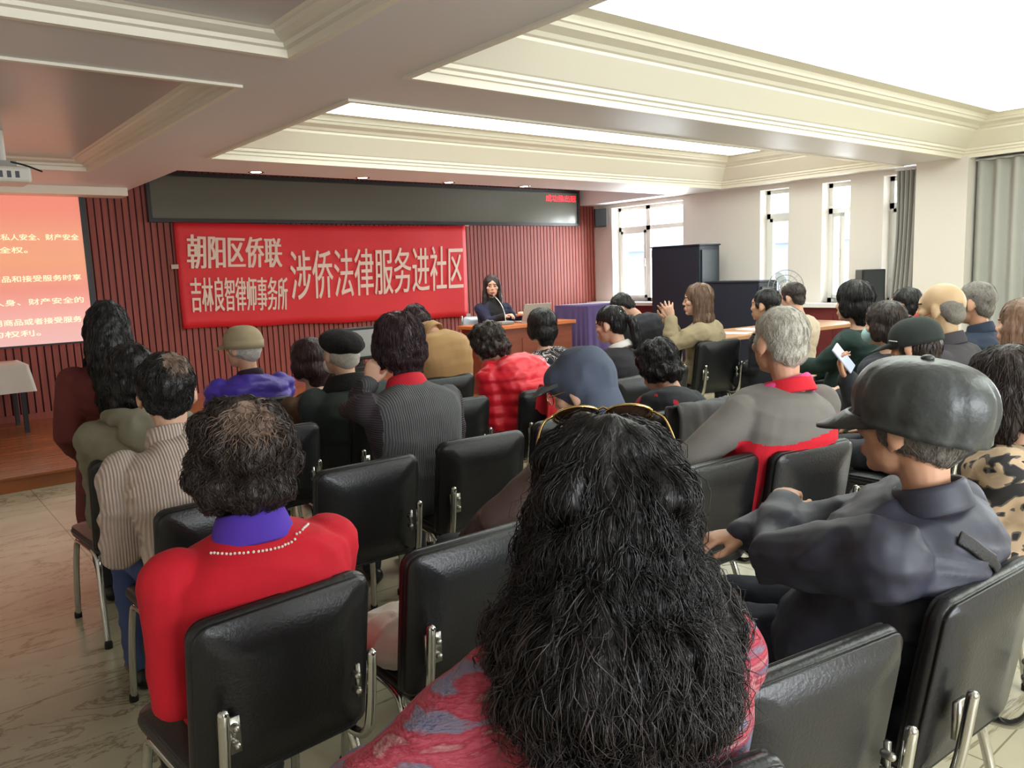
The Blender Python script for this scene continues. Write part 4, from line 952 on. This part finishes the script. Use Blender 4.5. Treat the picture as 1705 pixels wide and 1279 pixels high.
# --- olive jacket
m_olive = C('olive_canvas', (128,122,102))
s = add('olive', label='person with dark hair in an olive hooded jacket, beside the standing woman', head=H(.83,3.62,1.25), hips=(.84,3.68), yaw=-5, hyaw=10, hpitch=12, vox=.011, bulk=1.1, top=dict(mat=m_olive, fold=.008, sleeve=1.15),
 hair=dict(style='bob', color='black', n=350, length=.1, noise=.01))
def hood_down(s, m, w=.13, name='hood'):
    Nk, xr, yf = s['_Nk'], s['_xr'], s['_yf']; g = Geo(); g.tube(curve_pts([Nk+xr*w*.75+yf*.05-vec(0,0,.01), Nk+xr*w-yf*.01, Nk+xr*w*.6-yf*.08+vec(0,0,.0), Nk-yf*.1-vec(0,0,.005), Nk-xr*w*.6-yf*.08, Nk-xr*w-yf*.01, Nk-xr*w*.75+yf*.05-vec(0,0,.01)], 5), [.035]*31, 10, (0,0,1))
    g.ell(Nk-yf*.1-vec(0,0,.06), (w*.85,.055,.1), np.column_stack([xr,yf,vec(0,0,1)])); V, N, F = remesh(g, .01, 4)
    V = V+N*(.009*(1-2*np.abs(vnoise(V*16))))[:,None]; return link_mesh(name, V, F, m, s['_top'], s['_loc'])
hood_down(s, m_olive)
# --- purple jacket, beige cap
m_pj = mat('violet_down_jacket', (74,52,166), .5, var=.1, vscale=8, bump=.2, bscale=50); m_kh = C('khaki_cotton', (166,150,120))
s = add('purple', label='person in a khaki cap and a purple padded jacket in front of the banner', head=H(1.735,4.72,1.25,.035), hips=(1.74,4.7), yaw=0, hyaw=34, fem=False, vox=.011, bulk=1.12, skin=m_skin2, top=dict(mat=m_pj, add=.02, puffer=.075, fold=.01, sleeve=1.25),
 collar=COLL(mat('dark_plum_scarf', (46,28,40), .9), prof=[(-.02,1.2),(.03,1.05)]), hair=dict(style='hatcrop', color='grey', n=0))
def soft_cap(s, m, style, mv=None):
    R = s['_root']
    if style == 'field':
        V, F = dome((0,-.012,.03), (.098,.118,.098), -.05, 40, 14, 0, 0, .7); o = head_part(s, Geo().add(V, F), 'cap', m)
        g = Geo(); a = np.linspace(0, 2*PI, 33)[:-1]; V = []; 
        for zz_, q in ((.0,1.03),(.045,1.04),(.045,1.0),(.0,.99)): V += [(.096*q*math.cos(t), -.012+.116*q*math.sin(t), zz_) for t in a]
        g.add(V, [(i*32+j, i*32+(j+1)%32, ((i+1)%4)*32+(j+1)%32, ((i+1)%4)*32+j) for i in range(4) for j in range(32)]); head_part(s, g, 'cap_band', m, o)
        V, F = visor(.082, .03, .06, .02, .03); head_part(s, Geo().add(V, F), 'visor', m, o)
    elif style == 'beret':
        g = Geo(); g.ell((0,-.018,.052), (.112,.13,.062), rotm(0,-12)); g.ell((0,-.014,.03), (.088,.106,.05), rotm(0,-10)); V, N, F = remesh_local(s, g, .009, 4); V = V+N*(.004*vnoise(V*25))[:,None]; o = link_mesh('beret', V, F, m, R, s['_loc'])
    elif style == 'ball':
        V, F = dome((0,-.014,.026), (.092,.112,.094), -.28, 48, 14, 6, .012, .8); o = head_part(s, Geo().add(V, F), 'cap', m)
        V, F = visor(.08, .022, .08, .03, .025); head_part(s, Geo().add(V, F), 'visor', m, o); g = Geo(); g.ell((0,-.014,.122), (.008,.008,.005)); head_part(s, g, 'button', m, o)
    elif style == 'news':
        Rm = rotm(0,-7); g = Geo(); n, mm = 64, 18; V = [(0,0,.0)]; 
        V = []; lo = -.55
        for i in range(mm):
            t = .02+(math.acos(lo)-.02)*i/(mm-1)
            for j in range(n):
                p = 2*PI*j/n; w = abs((p*8/(2*PI)+.5) % 1-.5); r = 1-.045*math.exp(-(w/.05)**2)*min(1, t)+.015*math.sin(p*13+t*5)*max(0, t-1); bulge = math.sin(min(t, 1.9))**.62
                V.append((.112*r*bulge*math.cos(p), -.02+.138*r*bulge*math.sin(p), .045+.09*math.cos(t)-.012*max(0,-math.sin(p))*max(0,t-1.2)))
        F = [(i*n+j, (i+1)*n+j, (i+1)*n+(j+1)%n, i*n+(j+1)%n) for i in range(mm-1) for j in range(n)]+[tuple(range(n)), tuple(range((mm-1)*n, mm*n))[::-1]]
        V = np.array(V)@Rm.T; o = head_part(s, Geo().add(V, F), 'cap', m)
        g = Geo(); a = np.linspace(0, 2*PI, 41)[:-1]; VV = []
        for zz_, q in ((-.004,.97),(.03,1.0),(.03,.97),(-.004,.94)): VV += [(.09*q*math.cos(t), -.012+.11*q*math.sin(t), zz_+.012*math.sin(t)) for t in a]
        g.add(VV, [(i*40+j, i*40+(j+1)%40, ((i+1)%4)*40+(j+1)%40, ((i+1)%4)*40+j) for i in range(4) for j in range(40)]); head_part(s, g, 'cap_band', m, o)
        V, F = visor(.086, .03, .075, .022, .045, .006); head_part(s, Geo().add(V, F), 'visor', m, o)
        g = Geo(); g.ell(np.array((0,-.014,.137))@Rm.T, (.013,.013,.007)); head_part(s, g, 'button', m, o)
    return o
soft_cap(s, m_kh, 'field')
# --- black beret man and his neighbour
m_dg = C('dark_green_cloth', (44,52,50))
s = add('beret', label='man in a black beret and a dark green jacket with a black fur collar', head=H(1.92,3.80,1.255,.035), hips=(1.99,3.74), yaw=-4, hyaw=8, fem=False, vox=.011, bulk=1.2, sw=.17, top=dict(mat=m_dg, fold=.008, fscale=7, sleeve=1.2, add=.02), collar=COLL(fur, r=.1, prof=[(-.05,1.55),(-.0,1.25),(.045,1.0)], tilt=.1, name='fur_collar'), hair=dict(style='hatcrop', color='grey', n=0))
soft_cap(s, mat('black_wool', (24,20,22), .95, bump=.4, bscale=120), 'beret')
g = Geo(); g.ell((0,.072,-.066), (.052,.04,.046)); mo = head_part(s, g, 'face_mask', mat('white_mask', (226,226,224), .8))
add('sliver', label='person half hidden to the left of the man in the black beret', head=H(1.97,4.32,1.15), hips=(2.02,4.32), yaw=0, hyaw=25, vox=.013, top=dict(mat=C('brown_jacket', (96,70,52))), hair=dict(style='bouffant', color='maroon', n=80, length=.07))
# --- grey vest woman
s = add('vest', label='woman in a grey knitted vest with a red collar resting her hand on her cheek', head=H(1.835,3.08,1.33,.03), hips=(1.85,2.96), yaw=-8, hyaw=-4, hpitch=6, hs=1.1, vox=.009, bulk=1.12, sw=.178, kyph=.05,
 top=dict(mat=m_vest, name='vest', mats=[m_vsl], fold=.006, fscale=7, sleeve=1.05, paint=lambda t, x, y, c: ((np.abs(x) > .205) | ((y > .13) & (t > .15))).astype(int)), collar=COLL(C('red_collar_cotton', (196,24,44)), r=.078, prof=[(-.045,1.45),(0,1.2),(.035,1.02)], tilt=.12),
 arms={-1:('at',(1.70,3.10,1.02),(-.25,.75,-.8),dict(dir=(.15,-.05,1), n=(-.75,-.65,.1), curl=45, side=1)), 1:('thigh',)}, hair=dict(style='bouffant', color='maroon', voxel=.008, noise=.008, n=900, length=.11, wave=.002, rad=.0016, swirl=.35))
# --- tan coat, bent head
add('tan', label='person in a tan coat bending the head down in the front row', head=(2.99,4.86,1.215), hips=(3.1,4.62), yaw=8, hyaw=14, hpitch=58, vox=.011, bulk=1.16, sw=.19, kyph=.12, top=dict(mat=C('tan_wool', (176,138,92)), name='coat', fold=.005, fscale=5, sleeve=1.2, add=.02), collar=COLL(C('tan_wool', (176,138,92))), hair=dict(style='short', color='maroon', n=300, length=.07))
# --- red padded jacket
m_rp = mat('red_down_jacket', (216,24,44), .45, var=.1, vscale=6, bump=.15, bscale=40)
s = add('puffer', label='woman in a red padded jacket with short dark curly hair leaning forward', head=H(2.98,3.98,1.17), hips=(3.1,3.66), yaw=14, hyaw=22, hpitch=28, vox=.010, bulk=1.22, sw=.178, kyph=.11, top=dict(mat=m_rp, puffer=.07, fold=.012, sleeve=1.3, add=.024), hair=dict(style='curly', color='brownblack', k=.98, noise=.016, n=500, length=.07, wave=.006, freq=110, flyaway=.01, swirl=.6))
hood_down(s, m_rp, .135)
# --- black and white blouse
add('blouse', label='woman in a black and white swirl print blouse in the front row', head=H(4.0,4.55,1.2), hips=(4.06,4.52), yaw=0, hyaw=0, vox=.011, bulk=1.06, top=dict(mat=m_bw, name='blouse'), hair=dict(style='bouffant', color='black', n=300, length=.08, wave=.004, freq=90))
# --- ponytail, white collar
s = add('pony', label='woman with a dark ponytail and a white collar, behind the navy hood', head=H(3.9,3.75,1.245), hips=(3.84,3.68), yaw=8, hyaw=22, hpitch=10, vox=.011, top=dict(mat=C('black_jacket_cloth', (34,32,38))), collar=COLL(C('white_shirt', (228,222,216)), prof=[(-.02,1.3),(.035,1.05)]), hair=dict(style='pony', color='black', n=350, length=.12, wave=.001))
g = Geo()
for p in ((-.03,-.1,.07),(-.005,-.112,.055),(-.02,-.108,.045)): g.ell(p, .006, None, 8)
head_part(s, g, 'hair_clip', mat('silver_clip', (220,220,224), .2, metal=1))
# --- bending person with lettering on the back
m_bk = C('black_fleece', (30,31,38))
s = add('bend', label='person bending down in a black jacket with white lettering across the back', head=(5.3,5.02,1.2), hips=(5.5,4.72), yaw=-18, hyaw=30, hpitch=50, vox=.011, bulk=1.15, kyph=.12, top=dict(mat=m_bk, add=.02, sleeve=1.2), hair=dict(style='short', color='black', n=250, length=.07))
c = s['_B'](.52); t = text_geo('ONG', ((c[0]-.02,c[2]-.1),(c[0]+.16,c[2]-.14),(c[0]+.17,c[2]-.08),(c[0]-.01,c[2]-.035)), 3.5, .02, .001); on_cloth(s, t).obj('lettering', mat('white_print', (226,226,230), .7), s['_top'], smooth=False)
# --- gesturing woman
m_be = C('beige_wool', (158,142,112))
s = add('gesture', label='woman with shoulder-length brown hair in a beige coat gesturing with both hands', head=H(5.42,4.16,1.345), hips=(5.5,4.16), yaw=30, hyaw=36, hs=1.14, vox=.009, bvox=.005, bulk=1.12, sw=.17, seat=.47, top=dict(mat=m_be, name='coat', sleeve=1.25, fold=.008, add=.014, sleeve_end=.9), collar=COLL(C('white_blouse', (224,218,208)), prof=[(-.02,1.2),(.04,1.02)]),
 arms={-1:('at',(5.14,4.2,1.06),(-.1,-.3,-1),dict(dir=(-.25,.3,.85), n=(-.8,-.45,.1), side=-1, curl=14, spread=.8)), 1:('at',(5.24,4.33,1.05),(.3,.1,-1),dict(dir=(-.2,.1,.9), n=(.75,.55,.1), side=1, curl=14, spread=.8))}, hair=dict(style='longbob', color='brown', n=500, length=.16, wave=.001, rad=.0016, swirl=.12))
g = Geo()
for q in (-1,1): S_, E_, W_, a_ = s['_J'][q]; g.tube([blend(E_,W_,.84)-np.array(s['_loc']), blend(E_,W_,.99)-np.array(s['_loc'])], .037, 12, (1,0,0), False)
g.obj('cuff', C('white_blouse', (224,218,208)), s['_top'])
# --- the rest of the right-hand side
add('darkman', label='man with short black hair in a black jacket, left of the white-haired man', head=H(5.77,3.74,1.285), hips=(5.8,3.7), yaw=5, hyaw=12, fem=False, hs=1.14, vox=.011, bulk=1.12, skin=m_skin2, top=dict(mat=m_bk), hair=dict(style='short', color='black', n=200, length=.05))
add('beige_r', label='person with short dark hair in a pale beige sweater in front of the fan', head=H(6.7,4.08,1.3), hips=(6.75,4.05), yaw=5, hyaw=5, hpitch=10, hs=1.14, fem=False, vox=.012, bulk=1.1, top=dict(mat=C('pale_beige_knit', (200,182,160))), hair=dict(style='short', color='brownblack', n=150, length=.05))
add('greencoat', label='woman with a round black bob in a dark green coat before the window', head=H(5.49,2.84,1.34,.03), hips=(5.52,2.86), yaw=12, hyaw=5, hs=1.18, vox=.011, bulk=1.15, seat=.46, top=dict(mat=C('bottle_green_wool', (28,50,46)), name='coat', sleeve=1.25, add=.02), hair=dict(style='bouffant', color='black', n=500, length=.1, wave=.001, swirl=.15, noise=.002), arms={-1:('at',(5.3,3.2,.72)), 1:('lap',)})
s = add('pony_r', label='woman with a black ponytail in a white hair tie beside the grey curtain', head=H(6.37,2.87,1.26), hips=(6.4,2.86), yaw=0, hyaw=5, hs=1.14, vox=.012, top=dict(mat=C('grey_green_jacket', (96,100,88))), hair=dict(style='pony', color='black', n=220, length=.1, wave=.001))
g = Geo().tube([(0,-.118,.02),(0,-.13,.02)], .026, 12, (1,0,0)); head_part(s, g, 'hair_tie', mat('white_hair_tie', (230,230,226), .8))
s = add('mask', label='person with dark brown hair wearing a pale blue face mask, beyond the black peaked cap', head=H(4.95,2.36,1.215), hips=(4.97,2.36), yaw=0, hyaw=8, hs=1.12, vox=.011, bulk=1.1, top=dict(mat=C('charcoal_navy_jacket', (46,48,58)), add=.02), hair=dict(style='bouffant', color='brownblack', n=250, length=.07))
def face_mask(s, m):
    g = Geo(); g.ell((0,.062,-.058), (.058,.052,.05)); o = head_part(s, g, 'face_mask', m); g = Geo()
    for q in (-1,1): g.tube([(q*.05,.06,-.04),(q*.074,.02,-.02),(q*.083,-.012,-.005)], .0016, 5)
    head_part(s, g, 'ear_loop', m, o)
face_mask(s, mat('pale_blue_mask', (168,206,208), .8))
s = add('bald', label='balding man in a dark grey jacket wearing a red face mask', head=(4.36,1.78,1.345), hips=(4.38,1.76), yaw=5, hyaw=4, fem=False, hs=1.16, vox=.011, bulk=1.15, seat=.46, skin=m_skin3, top=dict(mat=C('charcoal_cloth', (64,60,64)), sleeve=1.15), hair=dict(style='fringe', color='greydark', n=0, noise=.002), collar=COLL(C('charcoal_cloth', (64,60,64))))
face_mask(s, mat('red_mask', (190,58,52), .8))
add('navyman', label='man with short greying hair in a navy jacket behind the balding man', head=H(5.35,1.99,1.335), hips=(5.36,1.98), yaw=0, hyaw=8, fem=False, hs=1.14, vox=.011, bulk=1.12, skin=m_skin2, top=dict(mat=C('navy_cloth', (40,50,70))), hair=dict(style='crop', color='greydark', n=100, length=.03), collar=COLL(C('navy_cloth', (40,50,70))))
m_pkb = C('black_windbreaker', (34,35,42))
s = add('peaked', label='man in a black peaked cap and black jacket holding up a phone', head=H(3.9,1.74,1.215,.03), hips=(3.9,1.7), yaw=4, hyaw=4, hpitch=14, fem=False, hs=1.12, vox=.010, bulk=1.15, skin=m_skin2, top=dict(mat=m_pkb, sleeve=1.2), collar=COLL(m_pkb, prof=[(-.02,1.2),(.04,1.03)]), hair=dict(style='hatcrop', color='brownblack', n=150, length=.03),
 arms={-1:('at',(3.52,1.84,.93),(-.6,-.3,-.9),dict(dir=(-.3,.2,.8), n=(-.2,.95,.1), curl=30, side=1)), 1:('lap',)})
soft_cap(s, C('black_cap_cotton', (40,46,44)), 'ball')
g = Geo().tube([(-.088,.03,.03),(-.083,.05,.036),(-.075,.066,.04)], .0022, 6); head_part(s, g, 'cap_mark', mat('white_print', (226,226,230), .7))
W_ = s['_J'][-1][2]; r = empty('phone', tuple(W_+vec(-.035,.0,.1)), 0, 'pale smartphone in the hand of the man in the black peaked cap', 'phone'); r.rotation_euler = (math.radians(-30), math.radians(-24), .2)
Geo().box((-.036,-.004,-.07), (.036,.004,.07)).obj('case', mat('pale_phone_back', (196,202,220), .25), r, smooth=False, bevel=.003)
Geo().box((-.033,-.0048,-.066), (.033,-.004,.066)).obj('screen', mat('phone_screen', (150,160,190), .15, emit=((190,200,225), .5)), r, smooth=False)
add('edge', label='person with brown hair at the right edge of the picture, before the curtain', head=H(4.86,1.57,1.25), hips=(4.9,1.56), yaw=0, hyaw=0, vox=.012, hs=1.14, top=dict(mat=C('grey_brown_jacket', (90,80,76))), hair=dict(style='bob', color='brown', n=150, length=.1))
# --- white-haired man in grey and red
m_gj = C('grey_fleece', (116,111,106)); m_rs = C('red_fleece', (208,24,44)); m_pk = C('pink_cloth', (226,70,140))
s = add('whitehair', label='white-haired man in a grey jacket with a broad red band across the back', head=H(2.72,1.70,1.325,.012), hips=(2.66,1.79), yaw=-12, hyaw=-16, hs=1.14, fem=False, vox=.007, bulk=1.18, sw=.172, kyph=.05, seat=.46, skin=m_skin2,
 top=dict(mat=m_gj, mats=[m_rs], fold=.005, fscale=7, sleeve=1.15, add=.018, paint=lambda t, x, y, c: (((t < .70+.6*x) & (t > .30+.3*x) & (x > -.2) & (y < .2) & (x < .3)) | ((t < .58) & (x < -.12) & (y < .02) & (x > -.21))).astype(int)), collar=COLL(m_rs, r=.086, prof=[(-.03,1.3),(.005,1.13),(.03,1.05)], tilt=.12),
 hair=dict(style='crop', color='grey', n=500, length=.03, rad=.0011, noise=.004), arms={-1:('at',(2.3,1.98,.62),(-1,-.2,-.4)), 1:('lap',)})
Nk, xr, yf = s['_Nk'], s['_xr'], s['_yf']; g = Geo().tube(curve_pts([Nk-xr*.1+yf*.06-vec(0,0,.03), Nk-xr*.085-yf*.01, Nk-yf*.07+vec(0,0,.03), Nk+xr*.085-yf*.02+vec(0,0,.02), Nk+xr*.15+yf*.02-vec(0,0,.04)], 5), [(.02,.028)]*21, 10, (0,0,1)); 
V, N, F = remesh(g, .008, 3); link_mesh('pink_lining', V, F, m_pk, s['_top'], s['_loc'])
c = s['_B'](.7); g = Geo(); p0 = c+xr*.1
for a_, b_ in (((-.014,-.014),(.014,-.014)), ((.014,-.014),(0,.02)), ((0,.02),(-.014,-.014)), ((-.004,-.008),(.004,.004))): g.tube([(p0[0]+a_[0],1.0,p0[2]+a_[1]), (p0[0]+b_[0],1.0,p0[2]+b_[1])], .002, 6, (0,1,0))
on_cloth(s, g).obj('emblem', mat('pale_yellow_stitching', (210,204,150), .6), s['_top'])
# --- leather cap man
m_nj = mat('navy_nylon_jacket', (52,53,66), .55, var=.12, vscale=5, bump=.25, bscale=12)
s = add('leathercap', label='man in a black leather cap and glasses with folded arms, front right', head=H(1.82,.80,1.278,.04), hips=(1.86,.93), yaw=6, hyaw=3, hs=1.12, fem=False, vox=.008, bvox=.006, bulk=1.16, sw=.18, kyph=.045, skin=m_skin2,
 top=dict(mat=m_nj, fold=.010, fscale=9, sleeve=1.3, add=.022), arms={-1:('at',(1.82,1.12,.84),(-1,.45,-.5)), 1:('at',(1.68,1.15,.79),(1,.3,-.6))}, collar=COLL(m_nj, r=.074, prof=[(-.03,1.3),(.01,1.12),(.04,1.04)], tilt=.14), hair=dict(style='hatcrop', color='greydark', n=600, length=.025, rad=.0009, noise=.003), pants=C('navy_trousers', (30,34,50)))
soft_cap(s, m_cap_l, 'news'); m_clear = mat('spectacle_lens', (200,190,180), .05, spec=.9); m_clear.node_tree.nodes['Principled BSDF'].inputs['Alpha'].default_value = .25
glasses(s, mat('thin_brown_wire', (90,60,50), .3, metal=1), m_clear)
xr, yf, u_, B = s['_xr'], s['_yf'], s['_up'], s['_B']; bvh = BVHTree.FromPolygons([tuple(v.co) for v in s['_top'].data.vertices], [tuple(p.vertices) for p in s['_top'].data.polygons]); pts = []
for q in np.linspace(0, 1, 18):
    o_ = B(.88-.6*q)+xr*(-.1+.26*q)-yf*.5-np.array(s['_loc']); h = bvh.ray_cast(Vector(o_), Vector(yf))
    if h[0] is not None: pts.append(np.array(h[0])+np.array(h[1])*.004)
if len(pts) > 3: Geo().tube(pts, [(.017,.004)]*len(pts), 8, tuple(yf)).obj('bag_strap', mat('black_webbing', (30,28,30), .6, bump=.3, bscale=200), s['_top'])
# --- patterned blouse, hooded person, dark curly head
add('camo', label='woman in a tan and black patterned blouse at the right edge, beside the leather cap', head=H(2.93,1.02,1.185), hips=(2.98,1.0), yaw=6, hyaw=4, hpitch=12, hs=1.14, vox=.009, bulk=1.2, sw=.17, top=dict(mat=m_camo, name='blouse', sleeve=1.2), hair=dict(style='bob', color='brownblack', n=600, length=.1, wave=.002), arms={-1:('lap',), 1:('thigh',)})
m_bl = mat('brown_jacket_leather', (74,56,52), .32, bump=.25, bscale=18, var=.15, vscale=6)
s = add('hooded', label='person with a navy hood pulled up and a brown leather jacket, facing left', head=H(1.78,1.89,1.233,.025), hips=(1.69,1.90), yaw=4, hyaw=26, hpitch=20, hs=1.06, vox=.009, bulk=1.12, sw=.175, kyph=.09, top=dict(mat=m_bl, fold=.011, fscale=8, sleeve=1.25, add=.02), arms={-1:('at',(1.46,2.04,.6),(-1,-.25,-.2)), 1:('lap',)})
g = Geo(); g.ell((0,-.02,.03), (.094,.108,.1)); g.ell((0,-.045,-.07), (.096,.066,.1)); g.ell((0,-.055,-.15), (.105,.06,.06)); g.ell((0,.03,.05), (.082,.075,.06))
V, N, F = remesh_local(s, g, .009, 4); V = V+N*(.006*(1-2*np.abs(vnoise(V*13))))[:,None]; m_hd = C('navy_hood_cotton', (76,84,102)); o = link_mesh('hood', V, F, m_hd, s['_root'], s['_loc'])
V, F = visor(.085, .035, .055, .05, .025); head_part(s, Geo().add(V, F), 'visor', C('grey_green_visor', (96,100,100)), o)
glasses(s, rim_g, m_clear)
s = add('curlydark', label='woman with black curly hair in a black jacket with red flowers, beside the navy hood', head=H(3.16,2.74,1.11), hips=(3.06,2.6), yaw=5, hyaw=8, hpitch=22, vox=.010, bulk=1.12, kyph=.08, top=dict(mat=m_bk, mats=[C('red_print', (176,30,48))], paint=lambda t, x, y, c: ((vnoise(c*22) > .28) & (x < 0) & (t > .55)).astype(int)), hair=dict(style='curly', color='black', k=.96, n=600, length=.07, wave=.006, freq=110, noise=.014, flyaway=.01))
# --- speaker on the stage
m_navy = C('navy_coat', (30,32,58)); m_scf = C('black_scarf', (22,20,24))
s = add('speaker', label='woman with long dark hair in a navy jacket speaking behind the lecture desk', head=H(5.93,7.62,1.468,.015), hips=(5.95,7.62), base=ST, seat=.45, yaw=160, hyaw=146, hs=1.12, vox=.010, bvox=.0045, bulk=1.0, top=dict(mat=m_navy, mats=[m_scf], paint=lambda t, x, y, c: ((np.abs(x) < .085) & (y > 0.02)).astype(int)),
 collar=COLL(m_scf, prof=[(-.03,1.3),(.02,1.15),(.05,1.05)]), arms={1:('at',(5.84,7.27,.97),(.5,.3,-1),dict(curl=35, side=1)), -1:('at',(6.12,7.33,.955),(-.6,.3,-1))}, hair=dict(style='straightlong', color='brownblack', n=400, length=.2, wave=.001, noise=.004, rad=.0015))
r = empty('folding_chair', (5.86,7.7,ST), math.radians(165), 'grey folding chair behind the lecture desk', 'chair')
V, F = pad(.42, .24, .025, (.05,.03), .2, .004); Geo().add(V+np.array([0,-.2,.72]), F).obj('backrest', mat('pale_grey_vinyl', (190,196,204), .4), r)
V, F = pad(.4, .4, .03, (.05,.05)); Geo().add(np.column_stack([V[:,0],V[:,2],V[:,1]+.41]), [q[::-1] for q in F]).obj('seat', mat('pale_grey_vinyl', (190,196,204), .4), r)
for q in (-1,1):
    Geo().tube(curve_pts([(q*.21,.2,0),(q*.21,.0,.38),(q*.215,-.19,.62),(q*.215,-.22,.84)], 6), .012, 8, (1,0,0)).obj('leg', m_chrome, r); Geo().tube([(q*.2,-.24,0),(q*.2,.1,.4)], .012, 8, (1,0,0)).obj('leg', m_chrome, r)
g = Geo(); g.ell((1.1,1.86,.485), (.17,.17,.05)); g.ell((1.02,1.8,.5), (.09,.1,.07)); g.ell((1.2,1.92,.49), (.1,.1,.05)); V, N, F = remesh(g, .008, 3); V = V+N*(.008*(1-2*np.abs(vnoise(V*20))))[:,None]; V[:,2] = np.maximum(V[:,2], .441)
o = link_mesh('folded_coat', V, F, C('cream_cloth', (214,204,194)), None, (1.1,1.86,.44)); o.location = (1.1,1.86,.44); tag(o, 'cream coat heaped on the chair seat right of the red-sweatered woman', 'coat')
# --- clothes hung over chair backs
def drape(x, yb, rz, m, name, label, cat, x0, x1, front, back, seed=0):
    a = math.radians(rz); path = curve_pts([(.03,.80-front),(.0,.70),(-.015,.806),(-.05,.83),(-.09,.805),(-.1,.68),(-.085,.80-back)], 8); nx = 26; V = []; F = []
    for i, (py_, pz_) in enumerate(path):
        for j in range(nx+1):
            u = j/nx; w = vnoise(np.array([[u*6+seed, i*.12, seed]]))[0]; flare = 1+.12*abs(i-len(path)/2)/len(path)*2
            V.append((x0+(x1-x0)*(.5+(u-.5)*flare)+.012*w, py_+.05-.012*abs(w)*(1 if i > len(path)/2 else -1)-.22+.16, pz_+.014*abs(w)+.03*vnoise(np.array([[u*3+seed*3, 5, 2]]))[0]*(abs(i-len(path)/2)/len(path)*2)**3))
    V = np.array(V); n_ = nx+1; k_ = len(path); F = [(i*n_+j, i*n_+j+1, (i+1)*n_+j+1, (i+1)*n_+j) for i in range(k_-1) for j in range(nx)]
    o = Geo().add(V, F).obj(name, m); sm = o.modifiers.new('t', 'SOLIDIFY'); sm.thickness = .012; sm.offset = 1
    o.location = (x+.0*math.sin(a), yb+.03, 0); o.rotation_euler = (0,0,a); return tag(o, label, cat)
drape(3.06,3.37,-10, C('red_scarf_cloth', (206,30,44)), 'red_scarf', 'red cloth hung over a chair back beside the red padded jacket', 'scarf', -.1, .2, .2, .28, 1)
drape(3.0,2.36,-4, C('grey_coat_cloth', (84,84,86), bump=.3, bscale=15), 'grey_coat', 'grey coat hung over a chair back left of the white-haired man', 'coat', -.12, .24, .22, .36, 4)
